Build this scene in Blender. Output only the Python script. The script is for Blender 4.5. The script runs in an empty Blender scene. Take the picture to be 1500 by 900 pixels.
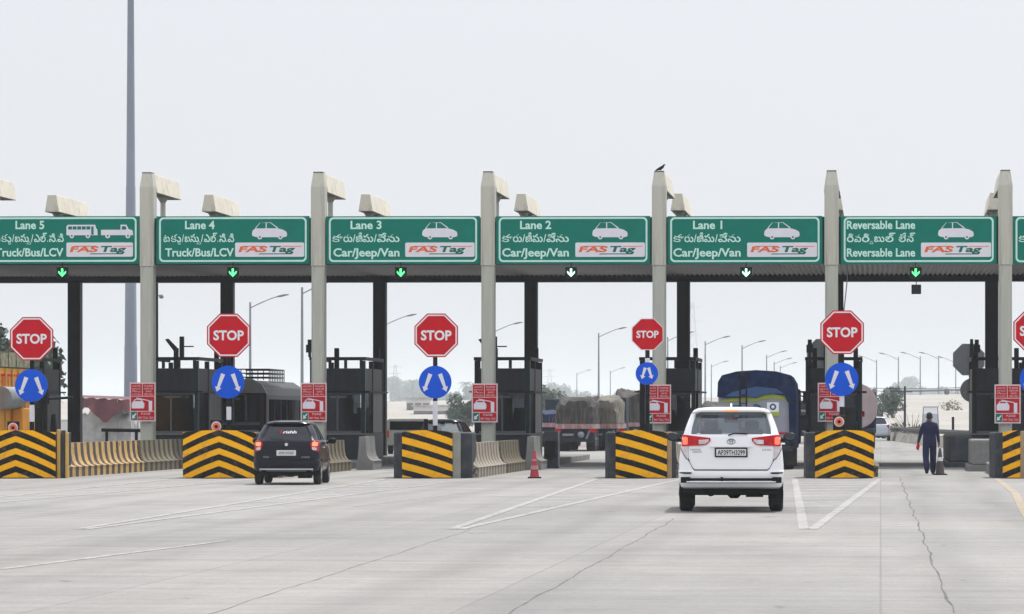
import bpy, math, random
from mathutils import Vector, Matrix

SC = bpy.context.scene
COL = SC.collection
R = math.radians

# ------------------------------------------------------------------ camera
F = 5833.0          # focal length in photograph pixels
H = 1.69            # eye height
HY = 607.6          # horizon row
VPX = 1290.0        # vanishing point of the carriageways
K = (VPX - 750) / F
RZ = -math.atan(K)
cam = bpy.data.cameras.new('camera')
cam.sensor_width = 36.0
cam.lens = F / 1500 * 36.0
cam.shift_y = (HY - 450) / 1500
cam.clip_start = 0.5
cam.clip_end = 20000
cam_o = bpy.data.objects.new('camera', cam)
cam_o.location = (0, 0, H)
cam_o.rotation_euler = (R(90), 0, 0)
COL.objects.link(cam_o)
SC.camera = cam_o

# ------------------------------------------------------------------ light
SUN_EL, SUN_AZ = R(57), R(24)
world = bpy.data.worlds.new('World')
SC.world = world
world.use_nodes = True
wn = world.node_tree
bg = wn.nodes['Background']
sky = wn.nodes.new('ShaderNodeTexSky')
sky.sky_type = 'NISHITA'
sky.sun_disc = False
sky.sun_elevation = SUN_EL
sky.sun_rotation = SUN_AZ
sky.air_density = 1.0
sky.dust_density = 4.0
sky.ozone_density = 2.0
hs = wn.nodes.new('ShaderNodeHueSaturation')
hs.inputs['Saturation'].default_value = 0.30
tint = wn.nodes.new('ShaderNodeMixRGB')
tint.blend_type = 'MULTIPLY'
tint.inputs[0].default_value = 1.0
tint.inputs[2].default_value = (0.99, 0.985, 1.03, 1)
wn.links.new(sky.outputs[0], hs.inputs['Color'])
wn.links.new(hs.outputs[0], tint.inputs[1])
veil = wn.nodes.new('ShaderNodeMixRGB')      # thin even cloud over the clear sky
veil.inputs[0].default_value = 0.84
tcw = wn.nodes.new('ShaderNodeTexCoord')     # thin cloud is brighter overhead than at the horizon
spw = wn.nodes.new('ShaderNodeSeparateXYZ')
rw_ = wn.nodes.new('ShaderNodeMapRange')
rw_.inputs['From Min'].default_value = 0.12
rw_.inputs['From Max'].default_value = 0.9
rw_.inputs['To Min'].default_value = 1.0
rw_.inputs['To Max'].default_value = 1.75
nzw = wn.nodes.new('ShaderNodeTexNoise')
nzw.inputs['Scale'].default_value = 2.2
nzw.inputs['Detail'].default_value = 3
rn_ = wn.nodes.new('ShaderNodeMapRange')
rn_.inputs['To Min'].default_value = 0.955
rn_.inputs['To Max'].default_value = 1.045
mw_ = wn.nodes.new('ShaderNodeMath')
mw_.operation = 'MULTIPLY'
cw_ = wn.nodes.new('ShaderNodeVectorMath')
cw_.operation = 'SCALE'
cw_.inputs[0].default_value = (3.80, 3.92, 4.16)
wn.links.new(tcw.outputs['Generated'], spw.inputs[0])
wn.links.new(tcw.outputs['Generated'], nzw.inputs['Vector'])
wn.links.new(spw.outputs['Z'], rw_.inputs[0])
wn.links.new(nzw.outputs[0], rn_.inputs[0])
wn.links.new(rw_.outputs[0], mw_.inputs[0])
wn.links.new(rn_.outputs[0], mw_.inputs[1])
wn.links.new(mw_.outputs[0], cw_.inputs['Scale'])
wn.links.new(cw_.outputs[0], veil.inputs[2])
wn.links.new(tint.outputs[0], veil.inputs[1])
wn.links.new(veil.outputs[0], bg.inputs['Color'])
bg.inputs['Strength'].default_value = 0.15
sun = bpy.data.lights.new('sun', 'SUN')
sun.energy = 2.6
sun.angle = R(2.0)
sun.color = (1.0, 0.965, 0.91)
sun_o = bpy.data.objects.new('sun', sun)
S = Vector((math.sin(SUN_AZ) * math.cos(SUN_EL), math.cos(SUN_AZ) * math.cos(SUN_EL), math.sin(SUN_EL)))
sun_o.rotation_euler = S.to_track_quat('Z', 'Y').to_euler()
sun_o.location = (0, 60, 60)
COL.objects.link(sun_o)
SC.view_settings.view_transform = 'Standard'
SC.view_settings.look = 'None'
SC.view_settings.gamma = 1.0
SC.view_settings.use_curve_mapping = False
SC.view_settings.exposure = 0.45
SC.cycles.use_denoising = True
SC.cycles.max_bounces = 8
SC.cycles.volume_bounces = 2
SC.cycles.transparent_max_bounces = 16

# ------------------------------------------------------------------ materials
def mat(name, col, rough=0.6, metal=0.0, var=0.12, scale=3.0, col2=None, bump=0.0, coat=0.0,
        stretch=(1, 1, 1), detail=6, spec=0.5, dirt=None, dirt_amt=0.0, dirt_scale=1.0):
    m = bpy.data.materials.new(name)
    m.use_nodes = True
    nt = m.node_tree
    b = nt.nodes['Principled BSDF']
    b.inputs['Roughness'].default_value = rough
    b.inputs['Metallic'].default_value = metal
    b.inputs['Coat Weight'].default_value = coat
    b.inputs['Specular IOR Level'].default_value = spec
    tc = nt.nodes.new('ShaderNodeTexCoord')
    mp = nt.nodes.new('ShaderNodeMapping')
    mp.inputs['Scale'].default_value = stretch
    nt.links.new(tc.outputs['Object'], mp.inputs['Vector'])
    n = nt.nodes.new('ShaderNodeTexNoise')
    n.inputs['Scale'].default_value = scale
    n.inputs['Detail'].default_value = detail
    nt.links.new(mp.outputs[0], n.inputs['Vector'])
    r = nt.nodes.new('ShaderNodeValToRGB')
    r.color_ramp.elements[0].position = 0.3
    r.color_ramp.elements[1].position = 0.7
    c2 = col2 or tuple(min(1, c * (1 + var)) for c in col)
    c1 = col if col2 else tuple(c * (1 - var) for c in col)
    r.color_ramp.elements[0].color = (*c1, 1)
    r.color_ramp.elements[1].color = (*c2, 1)
    nt.links.new(n.outputs[0], r.inputs[0])
    out = r.outputs[0]
    if dirt:
        n2 = nt.nodes.new('ShaderNodeTexNoise')
        n2.inputs['Scale'].default_value = dirt_scale
        n2.inputs['Detail'].default_value = 9
        n2.inputs['Roughness'].default_value = 0.7
        nt.links.new(mp.outputs[0], n2.inputs['Vector'])
        r2 = nt.nodes.new('ShaderNodeMapRange')
        r2.inputs['From Min'].default_value = 0.5
        r2.inputs['From Max'].default_value = 0.68
        r2.inputs['To Max'].default_value = dirt_amt
        nt.links.new(n2.outputs[0], r2.inputs[0])
        mx = nt.nodes.new('ShaderNodeMixRGB')
        mx.inputs[2].default_value = (*dirt, 1)
        nt.links.new(r2.outputs[0], mx.inputs[0])
        nt.links.new(out, mx.inputs[1])
        out = mx.outputs[0]
    nt.links.new(out, b.inputs['Base Color'])
    if bump:
        bn = nt.nodes.new('ShaderNodeBump')
        bn.inputs['Strength'].default_value = bump
        bn.inputs['Distance'].default_value = 0.02
        nt.links.new(n.outputs[0], bn.inputs['Height'])
        nt.links.new(bn.outputs[0], b.inputs['Normal'])
    return m

def emis(name, col, strength):
    m = mat(name, col, 0.4)
    b = m.node_tree.nodes['Principled BSDF']
    b.inputs['Emission Color'].default_value = (*col, 1)
    b.inputs['Emission Strength'].default_value = strength
    return m

def glass(name, col, alpha_mix, rough=0.03):
    m = bpy.data.materials.new(name)
    m.use_nodes = True
    nt = m.node_tree
    nt.nodes.remove(nt.nodes['Principled BSDF'])
    o = nt.nodes['Material Output']
    t = nt.nodes.new('ShaderNodeBsdfTransparent')
    t.inputs[0].default_value = (*col, 1)
    g = nt.nodes.new('ShaderNodeBsdfGlossy')
    g.inputs['Roughness'].default_value = rough
    g.inputs['Color'].default_value = (0.85, 0.9, 1, 1)
    n = nt.nodes.new('ShaderNodeTexNoise')
    n.inputs['Scale'].default_value = 2
    mr = nt.nodes.new('ShaderNodeMapRange')
    mr.inputs['To Min'].default_value = alpha_mix * 0.8
    mr.inputs['To Max'].default_value = alpha_mix * 1.2
    nt.links.new(n.outputs[0], mr.inputs[0])
    mx = nt.nodes.new('ShaderNodeMixShader')
    nt.links.new(mr.outputs[0], mx.inputs[0])
    nt.links.new(t.outputs[0], mx.inputs[1])
    nt.links.new(g.outputs[0], mx.inputs[2])
    nt.links.new(mx.outputs[0], o.inputs[0])
    return m

def stripe_mat(name, axis_expr, period, yellow, dark, duty=0.5, wear=0.35, apex=0.0, phase=0.0, slope=0.33, curve=0.10, rough=0.5):
    """painted stripes: axis_expr 'y' = bands along local Y, 'chevron' = z + slope*|x-apex|"""
    m = bpy.data.materials.new(name)
    m.use_nodes = True
    nt = m.node_tree
    N = nt.nodes.new
    L = nt.links.new
    b = nt.nodes['Principled BSDF']
    b.inputs['Roughness'].default_value = rough
    b.inputs['Specular IOR Level'].default_value = 0.15
    tc = N('ShaderNodeTexCoord')
    sp = N('ShaderNodeSeparateXYZ')
    L(tc.outputs['Object'], sp.inputs[0])
    def M(op, a, c=None):
        n = N('ShaderNodeMath')
        n.operation = op
        for i, v in enumerate((a, c)):
            if v is None:
                continue
            if isinstance(v, (int, float)):
                n.inputs[i].default_value = v
            else:
                L(v, n.inputs[i])
        return n.outputs[0]
    if axis_expr == 'y':
        v = sp.outputs['Y']
    else:
        ax = M('ABSOLUTE', M('SUBTRACT', sp.outputs['X'], apex))
        v = M('ADD', sp.outputs['Z'], M('ADD', M('MULTIPLY', ax, slope), M('MULTIPLY', M('MULTIPLY', ax, ax), curve)))
    nz = N('ShaderNodeTexNoise')
    nz.inputs['Scale'].default_value = 9
    nz.inputs['Detail'].default_value = 8
    L(tc.outputs['Object'], nz.inputs['Vector'])
    v = M('ADD', v, M('MULTIPLY', M('SUBTRACT', nz.outputs[0], 0.5), 0.02))
    fr = M('FRACT', M('ADD', M('DIVIDE', v, period), phase))
    st = M('GREATER_THAN', fr, duty)
    mx = N('ShaderNodeMixRGB')
    L(st, mx.inputs[0])
    mx.inputs[1].default_value = (*dark, 1)
    mx.inputs[2].default_value = (*yellow, 1)
    n2 = N('ShaderNodeTexNoise')
    n2.inputs['Scale'].default_value = 4.0
    n2.inputs['Detail'].default_value = 10
    n2.inputs['Roughness'].default_value = 0.75
    L(tc.outputs['Object'], n2.inputs['Vector'])
    w = N('ShaderNodeMapRange')
    w.inputs['From Min'].default_value = 0.52
    w.inputs['From Max'].default_value = 0.66
    w.inputs['To Max'].default_value = wear
    L(n2.outputs[0], w.inputs[0])
    m2 = N('ShaderNodeMixRGB')
    L(w.outputs[0], m2.inputs[0])
    L(mx.outputs[0], m2.inputs[1])
    m2.inputs[2].default_value = (0.16, 0.12, 0.09, 1)
    L(m2.outputs[0], b.inputs['Base Color'])
    bn = N('ShaderNodeBump')
    bn.inputs['Strength'].default_value = 0.25
    bn.inputs['Distance'].default_value = 0.02
    L(n2.outputs[0], bn.inputs['Height'])
    L(bn.outputs[0], b.inputs['Normal'])
    return m

def road_mat(name, base, paint=None, paint_amt=0.0):
    m = bpy.data.materials.new(name)
    m.use_nodes = True
    nt = m.node_tree
    N = nt.nodes.new
    L = nt.links.new
    b = nt.nodes['Principled BSDF']
    b.inputs['Roughness'].default_value = 0.85
    b.inputs['Specular IOR Level'].default_value = 0.25
    tc = N('ShaderNodeTexCoord')
    mp = N('ShaderNodeMapping')
    mp.inputs['Rotation'].default_value = (0, 0, -RZ)
    L(tc.outputs['Object'], mp.inputs['Vector'])
    def noise(scale, stretch, detail=7, rough=0.6):
        q = N('ShaderNodeMapping')
        q.inputs['Scale'].default_value = stretch
        L(mp.outputs[0], q.inputs['Vector'])
        n = N('ShaderNodeTexNoise')
        n.inputs['Scale'].default_value = scale
        n.inputs['Detail'].default_value = detail
        n.inputs['Roughness'].default_value = rough
        L(q.outputs[0], n.inputs['Vector'])
        return n.outputs[0]
    def ramp(src, lo, hi, c0, c1):
        r = N('ShaderNodeValToRGB')
        r.color_ramp.elements[0].position = lo
        r.color_ramp.elements[1].position = hi
        r.color_ramp.elements[0].color = (*c0, 1)
        r.color_ramp.elements[1].color = (*c1, 1)
        L(src, r.inputs[0])
        return r.outputs[0]
    def mul(a, c, f=1.0):
        x = N('ShaderNodeMixRGB')
        x.blend_type = 'MULTIPLY'
        x.inputs[0].default_value = f
        L(a, x.inputs[1])
        L(c, x.inputs[2])
        return x.outputs[0]
    w = lambda v: (v, v, v)
    c = ramp(noise(0.09, (1, 0.35, 1)), 0.35, 0.65, tuple(x * 0.84 for x in base), tuple(x * 1.09 for x in base))
    c = mul(c, ramp(noise(0.8, (1, 0.12, 1)), 0.3, 0.75, w(0.88), w(1.05)))      # wheel streaks
    c = mul(c, ramp(noise(1.1, (0.16, 1.5, 1), 6, 0.65), 0.32, 0.6, w(0.87), w(1.03)))      # broom marks across
    c = mul(c, ramp(noise(0.35, (1, 1, 1), 9, 0.7), 0.28, 0.48, w(0.80), w(1.0)))     # stains
    c = mul(c, ramp(noise(30, (1, 1, 1), 4), 0.3, 0.7, w(0.86), w(1.09)))
    c = mul(c, ramp(noise(5.5, (1, 0.7, 1), 6, 0.7), 0.3, 0.7, w(0.93), w(1.05)))
    sx = N('ShaderNodeSeparateXYZ')
    L(mp.outputs[0], sx.inputs[0])
    def mth(op, a, b_=None, c_=None):
        q = N('ShaderNodeMath')
        q.operation = op
        for i, v in enumerate((a, b_, c_)):
            if v is None: continue
            if isinstance(v, (int, float)): q.inputs[i].default_value = v
            else: L(v, q.inputs[i])
        return q.outputs[0]
    wob = mth('ADD', sx.outputs['X'], mth('MULTIPLY', noise(0.05, (1, 1, 1), 2), 1.5))
    ph = mth('FRACT', mth('DIVIDE', mth('ADD', wob, 200.0), 5.42))
    for cpos in (0.18, 0.46):
        d = mth('ABSOLUTE', mth('SUBTRACT', ph, cpos))
        mr_ = N('ShaderNodeMapRange')
        mr_.interpolation_type = 'SMOOTHSTEP'
        mr_.inputs['From Max'].default_value = 0.09
        mr_.inputs['To Min'].default_value = 0.89
        mr_.inputs['To Max'].default_value = 1.0
        L(d, mr_.inputs[0])
        c = mul(c, mr_.outputs[0])
    c = mul(c, ramp(noise(1.7, (1.2, 0.5, 1), 3, 0.5), 0.24, 0.31, w(0.62), w(1.0)))      # oil drips
    # cast slabs: each bay a slightly different tone
    br = N('ShaderNodeTexBrick')
    br.offset = 0.0
    br.inputs['Color1'].default_value = (0.93, 0.93, 0.94, 1)
    br.inputs['Color2'].default_value = (1.05, 1.04, 1.02, 1)
    br.inputs['Mortar'].default_value = (0.78, 0.78, 0.78, 1)
    br.inputs['Scale'].default_value = 1.0
    br.inputs['Mortar Size'].default_value = 0.012
    br.inputs['Brick Width'].default_value = 3.6
    br.inputs['Row Height'].default_value = 4.5
    L(mp.outputs[0], br.inputs['Vector'])
    c = mul(c, br.outputs[0])
    if paint:
        wn_ = N('ShaderNodeMapRange')
        wn_.inputs['From Min'].default_value = 0.36
        wn_.inputs['From Max'].default_value = 0.57
        wn_.inputs['To Min'].default_value = paint_amt
        wn_.inputs['To Max'].default_value = paint_amt * 0.15
        L(noise(5, (1, 0.5, 1), 9, 0.75), wn_.inputs[0])
        x = N('ShaderNodeMixRGB')
        L(wn_.outputs[0], x.inputs[0])
        L(c, x.inputs[1])
        x.inputs[2].default_value = (*paint, 1)
        c = x.outputs[0]
    L(c, b.inputs['Base Color'])
    bn = N('ShaderNodeBump')
    bn.inputs['Strength'].default_value = 0.3
    bn.inputs['Distance'].default_value = 0.01
    L(noise(20, (0.3, 1, 1), 5), bn.inputs['Height'])
    L(bn.outputs[0], b.inputs['Normal'])
    return m

M = {}
M['concrete_road'] = road_mat('concrete_road', (0.305, 0.296, 0.283))
M['white_paint'] = road_mat('white_paint', (0.305, 0.296, 0.283), (0.60, 0.59, 0.57), 0.50)
M['yellow_paint'] = road_mat('orange_paint', (0.305, 0.296, 0.283), (0.60, 0.40, 0.16), 0.55)
M['crack'] = mat('crack_filler', (0.10, 0.095, 0.09), 0.9, var=0.4, scale=2)
M['soil'] = mat('soil', (0.34, 0.29, 0.22), 0.95, var=0.25, scale=0.05, col2=(0.24, 0.24, 0.15), bump=0.2)
M['pale_earth'] = mat('pale_earth', (0.34, 0.315, 0.285), 0.95, var=0.15, scale=0.15, bump=0.2)
M['beige'] = mat('beige_cladding', (0.55, 0.54, 0.46), 0.5, var=0.06, scale=1.2, stretch=(4, 4, 0.3), dirt=(0.22, 0.19, 0.15), dirt_amt=0.5, dirt_scale=1.1)
M['lamp_white'] = emis('lit_booth_lamp', (1.0, 1.0, 0.95), 0.7)
M['paper_and_glints'] = mat('papers_and_painted_glints', (0.45, 0.45, 0.47), 0.6, col2=(0.12, 0.10, 0.10), scale=9)  # light window reflections put in as pale scraps, along with bits of white
M['cream'] = mat('cream_cladding', (0.80, 0.74, 0.60), 0.5, var=0.05, scale=1.2, dirt=(0.30, 0.24, 0.18), dirt_amt=0.55, dirt_scale=2.0)
M['column_grey'] = mat('column_grey_green', (0.50, 0.51, 0.44), 0.55, var=0.08, scale=1.0, stretch=(5, 5, 0.3), dirt=(0.2, 0.17, 0.14), dirt_amt=0.5, dirt_scale=1.1)
M['dark_cap'] = mat('dark_cap', (0.10, 0.10, 0.10), 0.7)
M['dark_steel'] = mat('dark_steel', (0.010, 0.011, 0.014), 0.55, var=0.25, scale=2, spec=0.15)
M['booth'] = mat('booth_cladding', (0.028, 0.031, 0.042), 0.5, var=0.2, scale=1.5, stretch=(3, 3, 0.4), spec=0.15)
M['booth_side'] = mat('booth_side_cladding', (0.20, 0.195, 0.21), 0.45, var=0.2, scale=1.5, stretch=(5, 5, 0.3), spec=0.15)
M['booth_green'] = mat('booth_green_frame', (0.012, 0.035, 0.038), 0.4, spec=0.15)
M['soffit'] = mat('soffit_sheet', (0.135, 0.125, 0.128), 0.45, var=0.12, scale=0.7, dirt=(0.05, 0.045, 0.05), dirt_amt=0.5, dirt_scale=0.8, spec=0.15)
M['fascia'] = mat('fascia_teal', (0.012, 0.07, 0.07), 0.5, var=0.2, spec=0.15)
M['green'] = mat('sign_green', (0.002, 0.205, 0.150), 0.6, var=0.08, scale=0.8, spec=0.08, dirt=(0.008, 0.13, 0.10), dirt_amt=0.35, dirt_scale=0.9)
M['mint'] = mat('sign_mint', (0.62, 0.92, 0.82), 0.4, var=0.05, spec=0.15)
M['sign_white'] = mat('sign_white', (0.82, 0.80, 0.86), 0.45, var=0.04)
M['logo_orange'] = mat('logo_orange', (0.85, 0.16, 0.05), 0.5, spec=0.15)
M['logo_green'] = mat('logo_green', (0.005, 0.16, 0.12), 0.5, spec=0.15)
M['red'] = mat('sign_red', (0.60, 0.004, 0.016), 0.6, var=0.06, spec=0.15)
M['red_dull'] = mat('board_red', (0.52, 0.008, 0.018), 0.6, var=0.1, spec=0.15)
M['white'] = mat('white_film', (0.85, 0.85, 0.88), 0.4, var=0.04)
M['pinkish'] = mat('worn_white_film', (0.80, 0.62, 0.64), 0.5, var=0.15)
M['blue'] = mat('sign_blue', (0.002, 0.10, 0.72), 0.6, var=0.05, spec=0.15)
M['black'] = mat('black_paint', (0.007, 0.007, 0.009), 0.5, var=0.2, spec=0.15)
M['lens_green'] = emis('lit_arrow_green', (0.08, 1.0, 0.22), 1.6)
M['lens_mint'] = emis('lit_arrow_white_green', (0.45, 1.0, 0.75), 1.7)
M['tail_lit'] = emis('lit_tail_lamp', (1.0, 0.10, 0.05), 1.2)
M['brake_lit'] = emis('lit_brake_strip', (1.0, 0.30, 0.14), 0.5)
M['glow_orange'] = mat('reflector_orange', (0.85, 0.16, 0.08), 0.3)
M['grey_conc'] = mat('grey_concrete', (0.20, 0.197, 0.19), 0.85, var=0.15, scale=2, dirt=(0.10, 0.09, 0.08), dirt_amt=0.6, dirt_scale=1.3, bump=0.3)
M['dark_conc'] = mat('dark_painted_concrete', (0.040, 0.045, 0.055), 0.6, var=0.25, scale=2, dirt=(0.16, 0.15, 0.14), dirt_amt=0.35, dirt_scale=2.5, spec=0.15)
M['tan_post'] = mat('tan_post', (0.34, 0.24, 0.14), 0.7, var=0.15, scale=3)
M['yellow_post'] = mat('worn_yellow_paint', (0.62, 0.38, 0.08), 0.7, dirt=(0.2, 0.17, 0.13), dirt_amt=0.6, dirt_scale=3)
M['grey_post'] = mat('grey_post', (0.27, 0.275, 0.24), 0.7, var=0.12, scale=3)
YEL, BLK = (1.0, 0.48, 0.0), (0.006, 0.006, 0.008)
M['jersey_bright'] = stripe_mat('jersey_yellow_black', 'y', 0.84, (0.56, 0.36, 0.13), (0.06, 0.05, 0.048), 0.48, 0.9)
M['jersey_faded'] = stripe_mat('jersey_faded', 'y', 0.80, (0.40, 0.355, 0.28), (0.13, 0.112, 0.095), 0.45, 0.9)
M['jersey_dark'] = stripe_mat('jersey_sooty', 'y', 0.80, (0.20, 0.17, 0.10), (0.05, 0.047, 0.047), 0.45, 0.5)
M['galv'] = mat('galvanised_steel', (0.24, 0.26, 0.29), 0.5, metal=0.2, var=0.15, scale=2)
M['mast'] = mat('mast_steel', (0.20, 0.225, 0.275), 0.5, metal=0.1, var=0.12, scale=1.0, stretch=(1, 1, 0.2))
M['rubber'] = mat('tyre_rubber', (0.018, 0.018, 0.018), 0.8, var=0.3, scale=8)
M['rim'] = mat('alloy_rim', (0.45, 0.45, 0.47), 0.3, metal=0.8)
M['underbody'] = mat('underbody', (0.012, 0.012, 0.012), 0.8, spec=0.15)
M['interior'] = mat('cabin_interior', (0.10, 0.10, 0.11), 0.8)
M['seat'] = mat('seat_fabric', (0.045, 0.05, 0.055), 0.85)
M['white_car'] = mat('white_car_paint', (0.88, 0.88, 0.90), 0.22, var=0.015, coat=0.6)
M['dark_car'] = mat('dark_car_paint', (0.006, 0.006, 0.014), 0.25, var=0.1, coat=0.12, spec=0.2)
M['silver_car'] = mat('silver_car_paint', (0.46, 0.50, 0.55), 0.3, metal=0.2, var=0.03, coat=0.5)
M['chrome'] = mat('chrome', (0.7, 0.7, 0.72), 0.18, metal=0.9)
M['tail_red'] = mat('tail_lamp_red', (0.50, 0.004, 0.010), 0.3, coat=0.15, var=0.3, scale=12, spec=0.2)
M['lens_clear'] = mat('lamp_lens_clear', (0.62, 0.56, 0.56), 0.15, coat=1.0, var=0.2, scale=14)
M['strip_bright'] = mat('bright_metal_strip', (0.72, 0.72, 0.75), 0.35, metal=0.2)
M['plate_white'] = mat('plate_white', (0.72, 0.72, 0.72), 0.5)
M['glass_clear'] = glass('car_glass', (0.50, 0.55, 0.56), 0.12)
M['glass_tint'] = glass('car_glass_tinted', (0.06, 0.075, 0.11), 0.06)
M['glass_booth'] = glass('booth_glass', (0.22, 0.24, 0.26), 0.035, 0.12)
M['booth_int'] = mat('booth_interior', (0.16, 0.17, 0.18), 0.7, var=0.3)
M['frame_grey'] = mat('frame_grey', (0.13, 0.14, 0.15), 0.5, spec=0.2)
M['skin'] = mat('skin', (0.16, 0.075, 0.045), 0.6)
M['navy'] = mat('navy_overall', (0.005, 0.009, 0.052), 0.9, var=0.25, scale=6, bump=0.5)
M['hair'] = mat('black_hair', (0.012, 0.010, 0.010), 0.7)
M['tarp'] = mat('grey_tarpaulin', (0.060, 0.054, 0.052), 0.8, var=0.5, scale=3, bump=1.0, spec=0.1, dirt=(0.16, 0.14, 0.125), dirt_amt=0.5, dirt_scale=1.6)
M['sack'] = mat('pale_sacking', (0.14, 0.125, 0.10), 0.85, var=0.4, scale=5, bump=1.0, stretch=(3, 3, 0.5))
M['maroon'] = mat('maroon_tarpaulin', (0.115, 0.028, 0.035), 0.75, var=0.25, scale=2, bump=0.8)
M['orange_truck'] = mat('orange_truck_paint', (0.70, 0.30, 0.025), 0.5, var=0.12, scale=2, dirt=(0.25, 0.13, 0.05), dirt_amt=0.5)
M['tank_grey'] = mat('tank_pale_grey', (0.30, 0.32, 0.37), 0.5, metal=0.1, var=0.05)
M['tank_blue'] = mat('tank_cover_blue', (0.006, 0.016, 0.062), 0.75, var=0.45, scale=3, bump=0.9, dirt=(0.05, 0.055, 0.07), dirt_amt=0.5, dirt_scale=2.5, spec=0.15)
M['tank_blue2'] = mat('tank_band_blue', (0.015, 0.07, 0.20), 0.5)
M['lime'] = mat('lime_paint', (0.36, 0.42, 0.03), 0.5)
M['tank_pink'] = mat('tank_dusty_pink', (0.36, 0.28, 0.285), 0.6, var=0.12, scale=2)
M['flatbed'] = mat('worn_red_white_band', (0.30, 0.08, 0.08), 0.7, col2=(0.42, 0.36, 0.35), scale=5, stretch=(2, 1, 0.3))
M['bus_cream'] = mat('bus_cream', (0.42, 0.41, 0.38), 0.45)
M['bus_dark'] = mat('bus_dark', (0.03, 0.03, 0.036), 0.5, var=0.2, spec=0.2)
M['bus_green'] = mat('bus_green', (0.02, 0.12, 0.07), 0.5)
M['bus_maroon'] = mat('bus_maroon', (0.10, 0.012, 0.03), 0.5)
M['olive'] = mat('olive_paint', (0.24, 0.24, 0.20), 0.6)
M['truck_blue'] = mat('truck_slate', (0.03, 0.036, 0.05), 0.7, var=0.4, scale=4, spec=0.15)
M['bark'] = mat('bark', (0.12, 0.09, 0.06), 0.9, var=0.3, scale=6)
M['leaf'] = mat('leaf', (0.085, 0.12, 0.09), 0.7, var=0.5, scale=0.6)  # lightened, bluish green: the fading of far trees in haze is painted in
M['leaf_dry'] = mat('dry_leaf', (0.12, 0.12, 0.06), 0.8, var=0.4, scale=0.8)
M['wall_white'] = mat('whitewash', (0.72, 0.70, 0.68), 0.8, var=0.06, scale=0.4)
M['rubble'] = mat('rubble_wall', (0.42, 0.39, 0.34), 0.9, var=0.4, scale=2.5, bump=1.0)
M['art'] = mat('painted_panel', (0.40, 0.36, 0.25), 0.6, col2=(0.08, 0.10, 0.05), scale=6)
M['cone_red'] = mat('cone_red', (0.40, 0.02, 0.04), 0.6, var=0.3, scale=6, dirt=(0.12, 0.05, 0.05), dirt_amt=0.5, dirt_scale=6)
M['band_dull'] = mat('dull_band', (0.42, 0.22, 0.24), 0.6, var=0.3, scale=9)
M['cone_grey'] = mat('cone_dirty', (0.075, 0.06, 0.065), 0.7, var=0.3, scale=5)
M['cloud_white'] = mat('plastic_sheet', (0.40, 0.39, 0.37), 0.7, var=0.35, scale=2, bump=1.0)

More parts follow.
